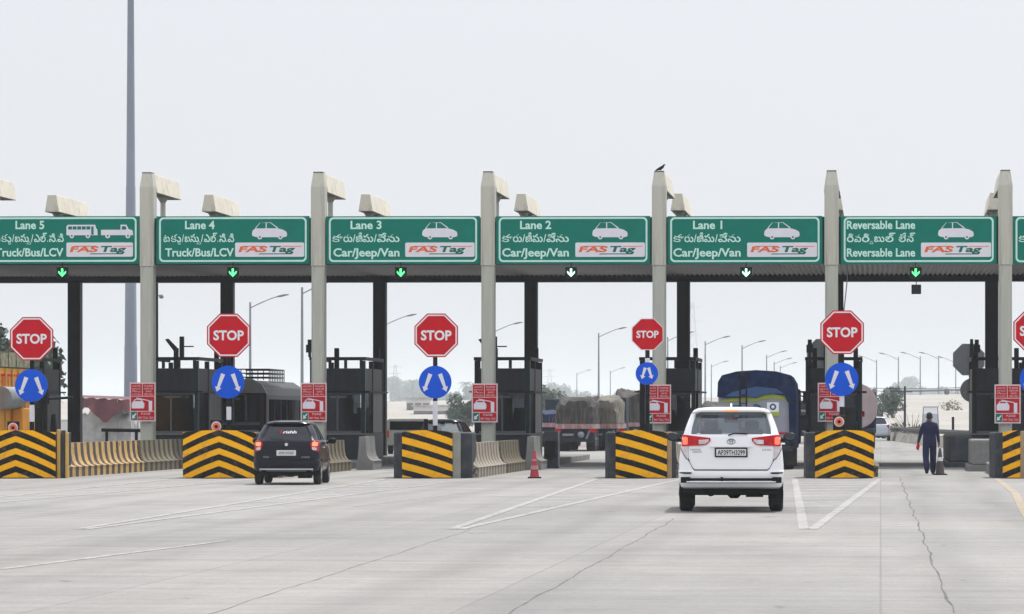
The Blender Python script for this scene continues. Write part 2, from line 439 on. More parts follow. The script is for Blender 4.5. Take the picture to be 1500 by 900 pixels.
# ------------------------------------------------------------------ mesh helpers
class MB:
    def __init__(s):
        s.v, s.f, s.mi = [], [], []
    def add(s, vs, fs, m=0):
        b = len(s.v)
        s.v += [tuple(v) for v in vs]
        s.f += [tuple(b + i for i in f) for f in fs]
        s.mi += [m] * len(fs)
        return s
    def box(s, x0, x1, y0, y1, z0, z1, m=0):
        vs = [(x, y, z) for z in (z0, z1) for y in (y0, y1) for x in (x0, x1)]
        return s.add(vs, [(0, 2, 3, 1), (4, 5, 7, 6), (0, 1, 5, 4), (2, 6, 7, 3), (0, 4, 6, 2), (1, 3, 7, 5)], m)
    def loft(s, rings, m=0, cap=True, closed=True):
        n = len(rings[0])
        vs = [p for r in rings for p in r]
        fs = []
        for k in range(len(rings) - 1):
            for j in range(n if closed else n - 1):
                a, b = k * n + j, k * n + (j + 1) % n
                fs.append((a, b, b + n, a + n))
        if cap:
            fs.append(tuple(range(n))[::-1])
            fs.append(tuple(range((len(rings) - 1) * n, len(rings) * n)))
        return s.add(vs, fs, m)
    def tube(s, p0, p1, r0, r1=None, n=10, m=0, cap=True):
        p0, p1 = Vector(p0), Vector(p1)
        r1 = r0 if r1 is None else r1
        d = (p1 - p0).normalized()
        a = d.orthogonal().normalized()
        b = d.cross(a)
        rings = []
        for p, r in ((p0, r0), (p1, r1)):
            rings.append([p + (a * math.cos(t) + b * math.sin(t)) * r for t in [2 * math.pi * i / n for i in range(n)]])
        return s.loft(rings, m, cap)
    def path(s, pts, r, n=8, m=0):
        pts = [Vector(p) for p in pts]
        rs = r if isinstance(r, (list, tuple)) else [r] * len(pts)
        rings = []
        prev = None
        for i, p in enumerate(pts):
            d = (pts[min(i + 1, len(pts) - 1)] - pts[max(i - 1, 0)]).normalized()
            a = (prev - d * prev.dot(d)).normalized() if prev else d.orthogonal().normalized()
            prev = a
            b = d.cross(a)
            rings.append([p + (a * math.cos(t) + b * math.sin(t)) * rs[i] for t in [2 * math.pi * k / n for k in range(n)]])
        return s.loft(rings, m)
    def prism_xz(s, poly, y0, y1, m=0):
        n = len(poly)
        vs = [(x, y0, z) for x, z in poly] + [(x, y1, z) for x, z in poly]
        fs = [tuple(range(n)), tuple(range(n, 2 * n))[::-1]] + [(i, i + n, (i + 1) % n + n, (i + 1) % n) for i in range(n)]
        return s.add(vs, fs, m)
    def prism_yz(s, poly, x0, x1, m=0):
        n = len(poly)
        vs = [(x0, y, z) for y, z in poly] + [(x1, y, z) for y, z in poly]
        fs = [tuple(range(n)), tuple(range(n, 2 * n))[::-1]] + [(i, i + n, (i + 1) % n + n, (i + 1) % n) for i in range(n)]
        return s.add(vs, fs, m)
    def prism_xy(s, poly, z0, z1, m=0):
        n = len(poly)
        vs = [(x, y, z0) for x, y in poly] + [(x, y, z1) for x, y in poly]
        fs = [tuple(range(n))[::-1], tuple(range(n, 2 * n))] + [(i, (i + 1) % n, (i + 1) % n + n, i + n) for i in range(n)]
        return s.add(vs, fs, m)
    def ball(s, c, r, n=12, m=0, sc=(1, 1, 1)):
        rings = []
        for k in range(1, n // 2):
            a = math.pi * k / (n // 2)
            rings.append([(c[0] + r * sc[0] * math.sin(a) * math.cos(2 * math.pi * j / n),
                           c[1] + r * sc[1] * math.sin(a) * math.sin(2 * math.pi * j / n),
                           c[2] - r * sc[2] * math.cos(a)) for j in range(n)])
        return s.loft(rings, m)
    def text(s, txt, x0, x1, z0, cap, y, m=0, shear=0.0, off=0.027):
        vs, fs = glyphs(txt, off)
        mx0 = min(v[0] for v in vs)
        mx1 = max(v[0] for v in vs)
        sx = (x1 - x0) / (mx1 - mx0)
        sz = cap / 0.69
        return s.add([(x0 + (v[0] - mx0) * sx + shear * v[1] * sz, y, z0 + v[1] * sz) for v in vs], fs, m)
    def build(s, name, mats, parent=None, loc=(0, 0, 0), rz=0, smooth=None, bevel=0):
        me = bpy.data.meshes.new(name)
        me.from_pydata(s.v, [], s.f)
        if not isinstance(mats, (list, tuple)):
            mats = [mats]
        for x in mats:
            me.materials.append(x)
        me.polygons.foreach_set('material_index', s.mi)
        me.update()
        if smooth:
            me.shade_smooth()
            me.set_sharp_from_angle(angle=R(smooth))
        o = bpy.data.objects.new(name, me)
        COL.objects.link(o)
        o.location = loc
        o.rotation_euler = (0, 0, rz)
        if parent:
            o.parent = parent
        if bevel:
            b = o.modifiers.new('bevel', 'BEVEL')
            b.width = bevel
            b.segments = 2
            b.limit_method = 'ANGLE'
            b.angle_limit = R(40)
        return o

_g = {}
def glyphs(txt, off=0.012):
    k = (txt, off)
    if k in _g:
        return _g[k]
    c = bpy.data.curves.new('lettering', 'FONT')
    c.body = txt
    c.fill_mode = 'BOTH'
    c.offset = off
    c.resolution_u = 3
    o = bpy.data.objects.new('lettering', c)
    COL.objects.link(o)
    dg = bpy.context.evaluated_depsgraph_get()
    dg.update()
    me = bpy.data.meshes.new_from_object(o.evaluated_get(dg))
    _g[k] = ([tuple(v.co) for v in me.vertices], [tuple(p.vertices) for p in me.polygons])
    bpy.data.objects.remove(o)
    bpy.data.curves.remove(c)
    bpy.data.meshes.remove(me)
    return _g[k]

def tag(o, label, cat, group=None):
    o['label'] = label
    o['category'] = cat
    if group:
        o['group'] = group
    return o
def thing(name, label, cat, loc=(0, 0, 0), rz=0, group=None):
    o = bpy.data.objects.new(name, None)
    o.empty_display_size = 0.3
    COL.objects.link(o)
    o.location = loc
    o.rotation_euler = (0, 0, rz)
    return tag(o, label, cat, group)
def struct(o, kind='structure'):
    o['kind'] = kind
    return o
def copy_tree(o, parent=None):
    c = o.copy()
    COL.objects.link(c)
    c.parent = parent
    for ch in o.children:
        copy_tree(ch, c)
    return c
def X(px, Y): return (px - 750) / F * Y
def Z(py, Y): return H + (HY - py) / F * Y
def G(px, Y): return (X(px, Y), Y, 0)
def YG(py): return H * F / (py - HY)        # depth of a ground point seen at row py

# ------------------------------------------------------------------ the ground
g = MB()
g.add([(-3500, -60, 0), (3500, -60, 0), (3500, 7000, 0), (-3500, 7000, 0)], [(0, 1, 2, 3)])
struct(g.build('ground', M['soil']))
def ribbon_uY(pts, w, z):
    """flat strip on the road; pts in road coordinates (u offset from the vanishing line, Y)"""
    m = MB()
    vs = []
    for i, (u, y) in enumerate(pts):
        ww = w[i] if isinstance(w, list) else w
        x = u + K * y
        vs += [(x - ww / 2, y, z - 0.003), (x + ww / 2, y, z - 0.003)]
    m.add(vs, [(2 * i, 2 * i + 1, 2 * i + 3, 2 * i + 2) for i in range(len(pts) - 1)])
    return m
p = MB()
p.add([(-45, -50, 0.02), (40, -50, 0.02), (45, 150, 0.02), (22 + 20, 210, 0.02), (40, 330, 0.02), (110, 1400, 0.02),
       (60, 1400, 0.02), (-20, 330, 0.02), (-60, 210, 0.02), (-60, 100, 0.02)], [tuple(range(10))])
struct(p.build('road', M['concrete_road']))

random.seed(4)
def crack(u0, y0, u1, y1, w, jitter, n=60):
    pts, ws = [], []
    ph = random.random() * 9
    for i in range(n + 1):
        t = i / n
        y = y0 + (y1 - y0) * t
        u = u0 + (u1 - u0) * t + jitter * (math.sin(y * 0.9 + ph) + 0.6 * math.sin(y * 2.3 + ph * 2)) + random.uniform(-1, 1) * jitter * 0.5
        pts.append((u, y))
        ws.append(w * random.uniform(0.5, 1.6))
    return ribbon_uY(pts, ws, 0.024)
def upx(px, py):
    y = YG(py)
    return (X(px, y) - K * y, y)
cr = MB()
def merge(a, b):
    a.add(b.v, b.f)
for (a, b, w, j) in [((1318, 701), (1396, 902), 0.021, 0.018), ((988, 762), (740, 905), 0.017, 0.014), ((690, 778), (300, 905), 0.014, 0.012)]:
    (u0, y0), (u1, y1) = upx(*a), upx(*b)
    merge(cr, crack(u0, y0, u1, y1, w, j))
struct(cr.build('road_cracks', M['crack']))

# painted gores in front of each island
NOSE = [(-22.6, 28), (-17.2, 322), (-11.65, 632), (-6.2, 936), (-1.07, 1231), (4.05, 1519)]
gm = MB()
def line(u0, y0, u1, y1, w):
    merge(gm, ribbon_uY([(u0, y0), ((u0 + u1) / 2, (y0 + y1) / 2), (u1, y1)], w, 0.028))
for (u, px) in NOSE:
    if u > 3:
        continue
    ya, yb = 58, 103
    line(u - 0.05, ya, u - 1.15, yb, 0.15)
    line(u + 0.08, ya, u + 1.05, yb, 0.15)
    yy = 72
    while yy < 102:
        t = (yy - ya) / (yb - ya)
        x0, x1 = u - 1.1 * t, u + 1.0 * t
        xa, xb, d = x0 + K * yy, x1 + K * yy, 0.9
        gm.add([(xa, yy, 0.0225), (xb, yy + d, 0.0225), (xb, yy + d + 0.55, 0.0225), (xa, yy + 0.55, 0.0225)], [(0, 1, 2, 3)])
        yy += 3.2
struct(gm.build('lane_marking', M['white_paint']))
ol = ribbon_uY([(3.02, 104), (2.85, 84), (2.55, 72), (2.3, 60)], 0.16, 0.028)
struct(ol.build('orange_lane_marking', M['yellow_paint']))
# longer faint edge line at the lower left and old paint remains
ll = MB()
for a, b, w in [((0, 837), (330, 795), 0.13), ((520, 744), (700, 722), 0.06)]:
    (u0, y0), (u1, y1) = upx(*a), upx(*b)
    merge(ll, ribbon_uY([(u0, y0), ((u0 + u1) / 2, (y0 + y1) / 2), (u1, y1)], w, 0.027))
M['old_paint'] = road_mat('old_paint', (0.305, 0.296, 0.283), (0.60, 0.59, 0.57), 0.5)
struct(ll.build('worn_lane_marking', M['old_paint']))

# embankment / ramp far on the right and a low pale rise on the left
e = MB()
def hillstrip(pts_front, pts_back, m):
    n = len(pts_front)
    m.add(list(pts_front) + list(pts_back), [(i, i + 1, n + i + 1, n + i) for i in range(n - 1)])
fr = [(28 + K * 0 + i * 12, 300 - i * 6, 0.01) for i in range(12)]
bk = [(x * 1.72 + 4, 560, 4.4 + 0.5 * math.sin(i * 0.7)) for i, (x, y, z) in enumerate(fr)]
hillstrip(fr, bk, e)
hillstrip(bk, [(x * 3, 1500, z) for x, y, z in bk], e)
struct(e.build('embankment', M['pale_earth'], smooth=60))
e = MB()
fr = [(-100 + i * 12, 420, 0.01) for i in range(13)]
bk = [(x * 1.8, 800, 4.6 + 0.6 * math.sin(i * 0.8)) for i, (x, y, z) in enumerate(fr)]
hillstrip(fr, bk, e)
hillstrip(bk, [(x * 2, 1500, z) for x, y, z in bk], e)
struct(e.build('rising_ground', M['pale_earth'], smooth=60))

# ------------------------------------------------------------------ canopy
def row_Y(px):              # depth of the front column line at a picture column
    return 126.5 / (1 + 0.046 * (px - 750) / F)
ROWZ = -math.atan(0.046)
COLS = [-37, 214, 465, 714, 965, 1218, 1473, 1726]
canopy = thing('toll_canopy', 'long toll plaza canopy with beige columns, corrugated soffit and green sign fascia', 'canopy', (0, 126.5, 0))
def rc(px, t, z):           # canopy coordinates: px along the row at the front, t metres back along the road
    y = row_Y(px)
    return (X(px, y) + K * t, y + t - 126.5, z)
a, b = -420, 1990
def slab(name, m, t0, t1, z0, z1, parent=canopy):
    q = MB()
    vs = [rc(a, t0, z0), rc(b, t0, z0), rc(a, t1, z0), rc(b, t1, z0), rc(a, t0, z1), rc(b, t0, z1), rc(a, t1, z1), rc(b, t1, z1)]
    q.add(vs, [(0, 2, 3, 1), (4, 5, 7, 6), (0, 1, 5, 4), (2, 6, 7, 3), (0, 4, 6, 2), (1, 3, 7, 5)])
    return q.build(name, M[m] if isinstance(m, str) else m, parent)
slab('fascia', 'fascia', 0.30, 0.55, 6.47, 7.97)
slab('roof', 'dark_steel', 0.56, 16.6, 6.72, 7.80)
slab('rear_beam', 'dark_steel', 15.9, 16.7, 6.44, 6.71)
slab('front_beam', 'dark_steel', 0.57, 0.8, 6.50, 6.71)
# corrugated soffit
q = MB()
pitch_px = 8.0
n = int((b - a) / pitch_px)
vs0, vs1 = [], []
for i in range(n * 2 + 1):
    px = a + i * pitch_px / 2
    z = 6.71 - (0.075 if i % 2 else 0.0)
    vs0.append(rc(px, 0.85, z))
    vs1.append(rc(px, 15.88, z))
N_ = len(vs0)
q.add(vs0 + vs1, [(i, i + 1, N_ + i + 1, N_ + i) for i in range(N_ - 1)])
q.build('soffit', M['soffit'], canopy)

def oct_ring(hw, ch, y0, y1, z):
    return [(-hw + ch, y0, z), (hw - ch, y0, z), (hw, y0 + ch, z), (hw, y1, z), (-hw, y1, z), (-hw, y0 + ch, z)]
for i, px in enumerate(COLS):
    y = row_Y(px)
    c = bpy.data.objects.new('column', None)
    COL.objects.link(c)
    c.parent = canopy
    c.location = (X(px, y), y - 126.5, 0)
    c.rotation_euler = (0, 0, RZ)
    m = MB()
    m.loft([oct_ring(0.205, 0.06, 0.03, 0.62, 0.0), oct_ring(0.205, 0.06, 0.03, 0.62, 6.42)])
    m.box(-0.035, 0.035, 0.022, 0.0295, 0.9, 6.40)
    m.build('shaft', M['column_grey'], c, bevel=0.01)
    m = MB()
    m.loft([oct_ring(0.225, 0.08, 0.0, 0.66, 6.425), oct_ring(0.225, 0.08, 0.0, 0.66, 8.95), oct_ring(0.155, 0.05, 0.10, 0.60, 9.40)])
    m.build('column_head', M['beige'], c, bevel=0.01)
    m = MB()
    m.box(-0.15, 0.15, 0.09, 0.61, 9.402, 9.43)
    m.build('column_cap', M['dark_cap'], c)
    # trapezoid roof arm running back over the roof
    m = MB()
    tr = lambda yy, zt, zb: [(-0.155, yy, zt), (0.155, yy, zt), (0.255, yy, zb), (-0.255, yy, zb)]
    m.loft([tr(0.62, 9.40, 8.80), tr(5.0, 9.40, 8.80), ])
    m.build('roof_arm', M['cream'], c, bevel=0.015)
    m = MB()
    m.tube((0, 3.0, 7.8), (0, 3.0, 8.6), 0.085, n=12)
    m.tube((0, 3.0, 8.6), (0, 3.0, 8.795), 0.085, 0.2, n=12)
    m.build('arm_post', M['beige'], c, smooth=40)
    # rear arm and post above the rear columns
    m = MB()
    m.loft([tr(11.9, 9.37, 8.77), tr(17.3, 9.37, 8.77)])
    m.build('roof_arm', M['cream'], c, bevel=0.015)
    m = MB()
    m.tube((0, 12.9, 7.8), (0, 12.9, 8.6), 0.10, n=12)
    m.tube((0, 12.9, 8.6), (0, 12.9, 8.765), 0.10, 0.2, n=12)
    m.box(-0.18, 0.18, 14.4, 16.6, 7.8, 8.76)
    m.build('arm_post', M['beige'], c, smooth=40)
    m = MB()
    m.box(-0.23, 0.23, 15.7, 16.15, 0.0, 6.43)
    m.box(-0.20, 0.20, 15.66, 15.698, 0.0, 6.43)
    m.build('rear_column', M['dark_steel'], c, bevel=0.01)

# bird on the fourth visible column
def bird(px, z):
    y = row_Y(px)
    o = thing('crow', 'small black crow perched on the top of a beige column', 'bird', (X(px, y) + K * 0.3, y + 0.35, z), R(15))
    m = MB()
    pts = [(-0.17, 0, 0.02), (-0.09, 0, 0.055), (0, 0, 0.09), (0.07, 0, 0.14), (0.10, 0, 0.18), (0.125, 0, 0.19)]
    m.path([(x, yy, zz) for x, yy, zz in pts], [0.012, 0.035, 0.055, 0.045, 0.028, 0.02], n=10)
    m.ball((0.115, 0, 0.20), 0.03)
    m.tube((0.135, 0, 0.20), (0.185, 0, 0.195), 0.011, 0.002, n=6)
    m.build('body', M['black'], o, smooth=60)
    for sgn in (-1, 1):
        l = MB()
        l.path([(0.0, sgn * 0.02, 0.06), (0.01, sgn * 0.02, 0.0)], 0.005, n=5)
        l.build('leg', M['black'], o)
    w = MB()
    w.prism_xz([(-0.2, -0.0), (-0.06, 0.05), (0.05, 0.12), (0.03, 0.06)], -0.05, -0.04)
    w.build('wing', M['black'], o)
bird(967, 9.432)

# ------------------------------------------------------------------ lane signs
PS = 46.3           # pixels per metre at the sign boards
TEL_CAR = [('క', 0.0, 0.125), ('ా', 0.035, 0.165), ('రు', 0.165, 0.30), ('/', 0.305, 0.345), ('జీపు', 0.35, 0.61), ('/', 0.62, 0.66), ('వేను', 0.665, 1.0)]
TEL_TRUCK = [('ట', 0.0, 0.09), ('క', 0.105, 0.195), ('ు', 0.185, 0.25), ('/', 0.26, 0.29), ('బ', 0.30, 0.375), ('సు', 0.38, 0.50), ('/', 0.53, 0.565), ('ఎల్', 0.575, 0.76), ('.', 0.765, 0.775), ('సి', 0.79, 0.885), ('.', 0.89, 0.90), ('వి', 0.91, 1.0)]
TEL_REV = [('రి', 0, 0.10), ('వ', 0.11, 0.21), ('రి', 0.22, 0.33), ('బు', 0.40, 0.55), ('ల్', 0.56, 0.71), ('లే', 0.76, 0.87), ('న్', 0.875, 1.0)]
def telugu(mb, runs, x0, x1, z0, cap, y):
    for (t, fa, fb) in runs:
        mb.text(t, x0 + (x1 - x0) * fa, x0 + (x1 - x0) * fb, z0, cap if t not in './' else cap, y, 0, off=0.0 if t in 'కా' else 0.018)
def lane_sign(cpx, l1, l1x, tel, telx, l3, l3x, icons, label):
    y = row_Y(cpx)
    s = thing('lane_sign', label, 'lane sign', (X(cpx, y), y + 0.18, Z(351.5, y)), ROWZ, 'green lane signs along the canopy')
    L = lambda px: px / PS
    m = MB()
    m.box(L(-113.5), L(113.5), 0.0, 0.08, L(-35.2), L(35.2))
    m.build('panel', M['green'], s)
    def rr(x0, x1, z0, z1, r, n=6):
        out = []
        for cx, cz, a0 in ((x1 - r, z1 - r, 0), (x0 + r, z1 - r, 90), (x0 + r, z0 + r, 180), (x1 - r, z0 + r, 270)):
            for k in range(n + 1):
                t = R(a0 + 90 * k / n)
                out.append((cx + r * math.cos(t), cz + r * math.sin(t)))
        return out
    m = MB()
    o_, i_ = rr(L(-109.5), L(109.5), L(-32.3), L(33.7), 0.14), rr(L(-106.8), L(106.8), L(-29.6), L(31.0), 0.10)
    n = len(o_)
    m.add([(x, -0.008, z) for x, z in o_] + [(x, -0.008, z) for x, z in i_], [(k, (k + 1) % n, n + (k + 1) % n, n + k) for k in range(n)])
    m.build('border', M['mint'], s)
    m = MB()
    m.text(l1, L(l1x[0]), L(l1x[1]), L(16.6), L(11.6), -0.008)
    telugu(m, tel, L(telx[0]), L(telx[1]), L(-2.6), L(10.8), -0.008)
    if tel is TEL_TRUCK:
        w = L(telx[1] - telx[0])
        x = L(telx[0])
        m.text('క', x + 0.2 * w, x + 0.25 * w, L(-6.5), L(5), -0.010, off=0.0)
        m.text('స', x + 0.47 * w, x + 0.53 * w, L(-6.5), L(5), -0.010, off=0.0)
    if tel is TEL_REV:
        w = L(telx[1] - telx[0])
        x = L(telx[0])
        m.text('స', x + 0.335 * w, x + 0.385 * w, L(-6), L(5), -0.010, off=0.0)
    if l3:
        m.text(l3, L(l3x[0]), L(l3x[1]), L(-23.9), L(11.6), -0.008)
    m.build('lettering', M['mint'], s)
    m = MB()
    for kind, x0 in icons:
        px = lambda x, z: (L(x0 + x), L(z))
        if kind == 'car':
            body = [(0, 10), (1, 14), (5, 17), (52 - 14, 17.2), (46, 15), (51, 12), (52, 8), (51, 5), (47, 4), (43, 4), (41, 2), (38, 4), (15, 4), (12, 2), (9, 4), (3, 5), (0, 7)]
            m.prism_xz([px(a_, b_) for a_, b_ in body], -0.008, -0.002)
            for (pa, pb) in [((5, 17), (12, 25.2)), ((12, 25.2), (28, 25.2)), ((28, 25.2), (38, 17.2)), ((21, 17), (21, 25.2))]:
                (ax, az), (bx, bz) = px(*pa), px(*pb)
                m.prism_xz([(ax - 0.016, az), (bx - 0.016, bz), (bx + 0.016, bz + 0.02), (ax + 0.016, az)], -0.0085, -0.003)
            for wx in (11.5, 42):
                cx, cz = px(wx, 4.2)
                m.prism_xz([(cx + 0.075 * math.cos(t), cz + 0.075 * math.sin(t)) for t in [R(30 * k) for k in range(12)]], -0.009, -0.004)
        if kind == 'bus':
            m.prism_xz([px(*c_) for c_ in [(0, 7), (0, 20), (2, 22.5), (43, 22.5), (44, 18), (46, 15), (46.5, 7)]], -0.008, -0.002)
            for wx in (8, 32):
                cx, cz = px(wx, 6)
                m.prism_xz([(cx + 0.075 * math.cos(t), cz + 0.075 * math.sin(t)) for t in [R(30 * k) for k in range(12)]], -0.009, -0.004)
        if kind == 'truck':
            m.prism_xz([px(*c_) for c_ in [(0, 7), (0, 15), (29, 15), (29, 22.5), (38, 22.5), (41, 16), (47, 14), (48, 7)]], -0.008, -0.002)
            for wx in (10, 40):
                cx, cz = px(wx, 6)
                m.prism_xz([(cx + 0.08 * math.cos(t), cz + 0.08 * math.sin(t)) for t in [R(30 * k) for k in range(12)]], -0.009, -0.004)
    m.build('pictogram', M['sign_white'], s)
    m = MB()
    for kind, x0 in icons:
        px = lambda x, z: (L(x0 + x), L(z))
        wh = (11.5, 42) if kind == 'car' else (8, 32) if kind == 'bus' else (10, 40)
        for wx in wh:
            cx, cz = px(wx, 4.2 if kind == 'car' else 6)
            m.prism_xz([(cx + 0.032 * math.cos(t), cz + 0.032 * math.sin(t)) for t in [R(45 * k) for k in range(8)]], -0.013, -0.010)
        if kind == 'bus':
            for k in range(5):
                m.prism_xz([px(2.6 + k * 6.8, 15.5), px(8.4 + k * 6.8, 15.5), px(8.4 + k * 6.8, 20.2), px(2.6 + k * 6.8, 20.2)], -0.013, -0.0095)
            m.prism_xz([px(37, 7.8), px(40.5, 7.8), px(40.5, 20), px(37, 20)], -0.013, -0.0095)
        if kind == 'truck':
            m.prism_xz([px(31, 15.2), px(36.5, 15.2), px(38, 16.5), px(36.5, 20.3), px(31, 20.3)], -0.013, -0.0095)
    m.build('pictogram_openings', M['green'], s)
    # the tag logo panel
    x0 = 3.4 if icons[0][0] == 'car' else 5.0
    m = MB()
    pl = rr(L(x0), L(x0 + 102.4 if icons[0][0] == 'car' else 104), L(-24.9), L(-3.8), 0.045, 3)
    m.prism_xz(pl, -0.008, -0.002)
    lp = m.build('logo_panel', M['sign_white'], s)
    m = MB()
    m.text('FAS', L(x0 + 5), L(x0 + 46), L(-17.5), L(7.8), -0.012, shear=0.35, off=0.035)
    m.prism_xz([(L(x0 + 11), L(-9.9)), (L(x0 + 44), L(-9.9)), (L(x0 + 45), L(-8.7)), (L(x0 + 12), L(-8.7))], -0.013, -0.009)
    m.prism_xz([(L(x0 + 70), L(-9.9)), (L(x0 + 98), L(-9.9)), (L(x0 + 99), L(-8.9)), (L(x0 + 70), L(-8.9))], -0.013, -0.009)
    m.build('logo', M['logo_orange'], lp)
    m = MB()
    m.text('Tag', L(x0 + 49), L(x0 + 87), L(-17.5), L(8.3), -0.012, shear=0.35, off=0.035)
    m.prism_xz([(L(x0 + 35), L(-21.2)), (L(x0 + 84), L(-21.2)), (L(x0 + 85), L(-19.9)), (L(x0 + 36), L(-19.9))], -0.013, -0.009)
    m.build('logo', M['logo_green'], lp)
    for sg in (-1, 1):
        m = MB()
        m.box(L(sg * 100) - 0.03, L(sg * 100) + 0.03, 0.082, 0.12, L(-30), L(33))
        m.build('bracket', M['dark_steel'], s)
    return s
CAR = [('car', 28.5)]
lane_sign(91.5, 'Lane 5', (-71, -28), TEL_TRUCK, (-103, 1), 'Truck/Bus/LCV', (-101, 0.5), [('bus', 5), ('truck', 56.5)], 'green lane sign reading Lane 5 with white bus and truck pictograms')
lane_sign(340.5, 'Lane 4', (-71, -27), TEL_TRUCK, (-103, 2), 'Truck/Bus/LCV', (-100.5, 1.5), CAR, 'green lane sign reading Lane 4 Truck/Bus/LCV')
lane_sign(590, 'Lane 3', (-77.5, -31.5), TEL_CAR, (-104.5, -5), 'Car/Jeep/Van', (-103, -5), CAR, 'green lane sign reading Lane 3 Car/Jeep/Van')
lane_sign(839.5, 'Lane 2', (-78, -32), TEL_CAR, (-104.8, -6), 'Car/Jeep/Van', (-104.5, -6), CAR, 'green lane sign reading Lane 2 Car/Jeep/Van')
lane_sign(1091.5, 'Lane 1', (-76, -33), TEL_CAR, (-105, -6), 'Car/Jeep/Van', (-105, -6), CAR, 'green lane sign reading Lane 1 Car/Jeep/Van')
lane_sign(1346.5, 'Reversable Lane', (-105, -5), TEL_REV, (-105, -5), 'Reversable Lane', (-105, -5), CAR, 'green lane sign reading Reversable Lane')
lane_sign(1599, 'Lane 1', (-60, -20), TEL_CAR, (-105, -6), None, (0, 0), CAR, 'green lane sign cut off by the right edge of the photo')

# lit arrows under the signs
def lane_arrow(px, py, key, label, down=True):
    y = row_Y(px)
    s = thing('lane_signal', label, 'lane signal', (X(px, y), y + 0.02, Z(py, y)), ROWZ, 'lit arrow signals under the canopy edge')
    m = MB()
    m.box(-0.185, 0.185, 0.0, 0.16, -0.175, 0.175)
    m.build('housing', M['black'], s, bevel=0.015)
    m = MB()
    m.box(-0.015, 0.015, 0.06, 0.1, 0.178, 0.33)
    m.build('hanger', M['dark_steel'], s)
    m = MB()
    w = 0.032
    m.prism_xz([(-w, -0.08), (w, -0.08), (w, 0.125), (-w, 0.125)], -0.012, -0.003)
    m.prism_xz([(0, -0.135), (0.12, -0.01), (0.12, 0.055), (0, -0.065), (-0.12, 0.055), (-0.12, -0.01)], -0.0135, -0.004)
    m.build('lit_arrow', M[key], s)
    return s
for px, k, lb in [(91, 'lens_green', 'lit green arrow signal hanging under the Lane 5 sign'), (341, 'lens_green', 'lit green arrow signal hanging under the Lane 4 sign'),
              (587, 'lens_green', 'lit green arrow signal hanging under the Lane 3 sign'), (836.5, 'lens_mint', 'lit whitish green arrow signal hanging under the Lane 2 sign'),
              (1093, 'lens_mint', 'lit whitish arrow signal hanging under the Lane 1 sign'), (1341.5, 'lens_green', 'lit green arrow signal hanging under the Reversable Lane sign')]:
    lane_arrow(px, 399.5, k, lb)
y = row_Y(1342)
s = thing('unlit_signal', 'unlit black square signal box hanging below the arrow of the Reversable Lane', 'signal box', (X(1342.5, y), y + 0.03, Z(424, y)), ROWZ)
m = MB(); m.box(-0.15, 0.15, 0, 0.14, -0.15, 0.15); m.build('housing', M['black'], s, bevel=0.012)
m = MB()
for i in range(4):
    for j in range(4):
        m.prism_xz([(-0.11 + i * 0.06 + 0.02 + 0.018 * math.cos(t), -0.11 + j * 0.06 + 0.02 + 0.018 * math.sin(t)) for t in [R(60 * k) for k in range(6)]], -0.006, -0.001)
m.build('lamp_grid', M['dark_conc'], s)
m = MB(); m.box(-0.012, 0.012, 0.05, 0.08, 0.152, 0.36); m.build('hanger', M['dark_steel'], s)

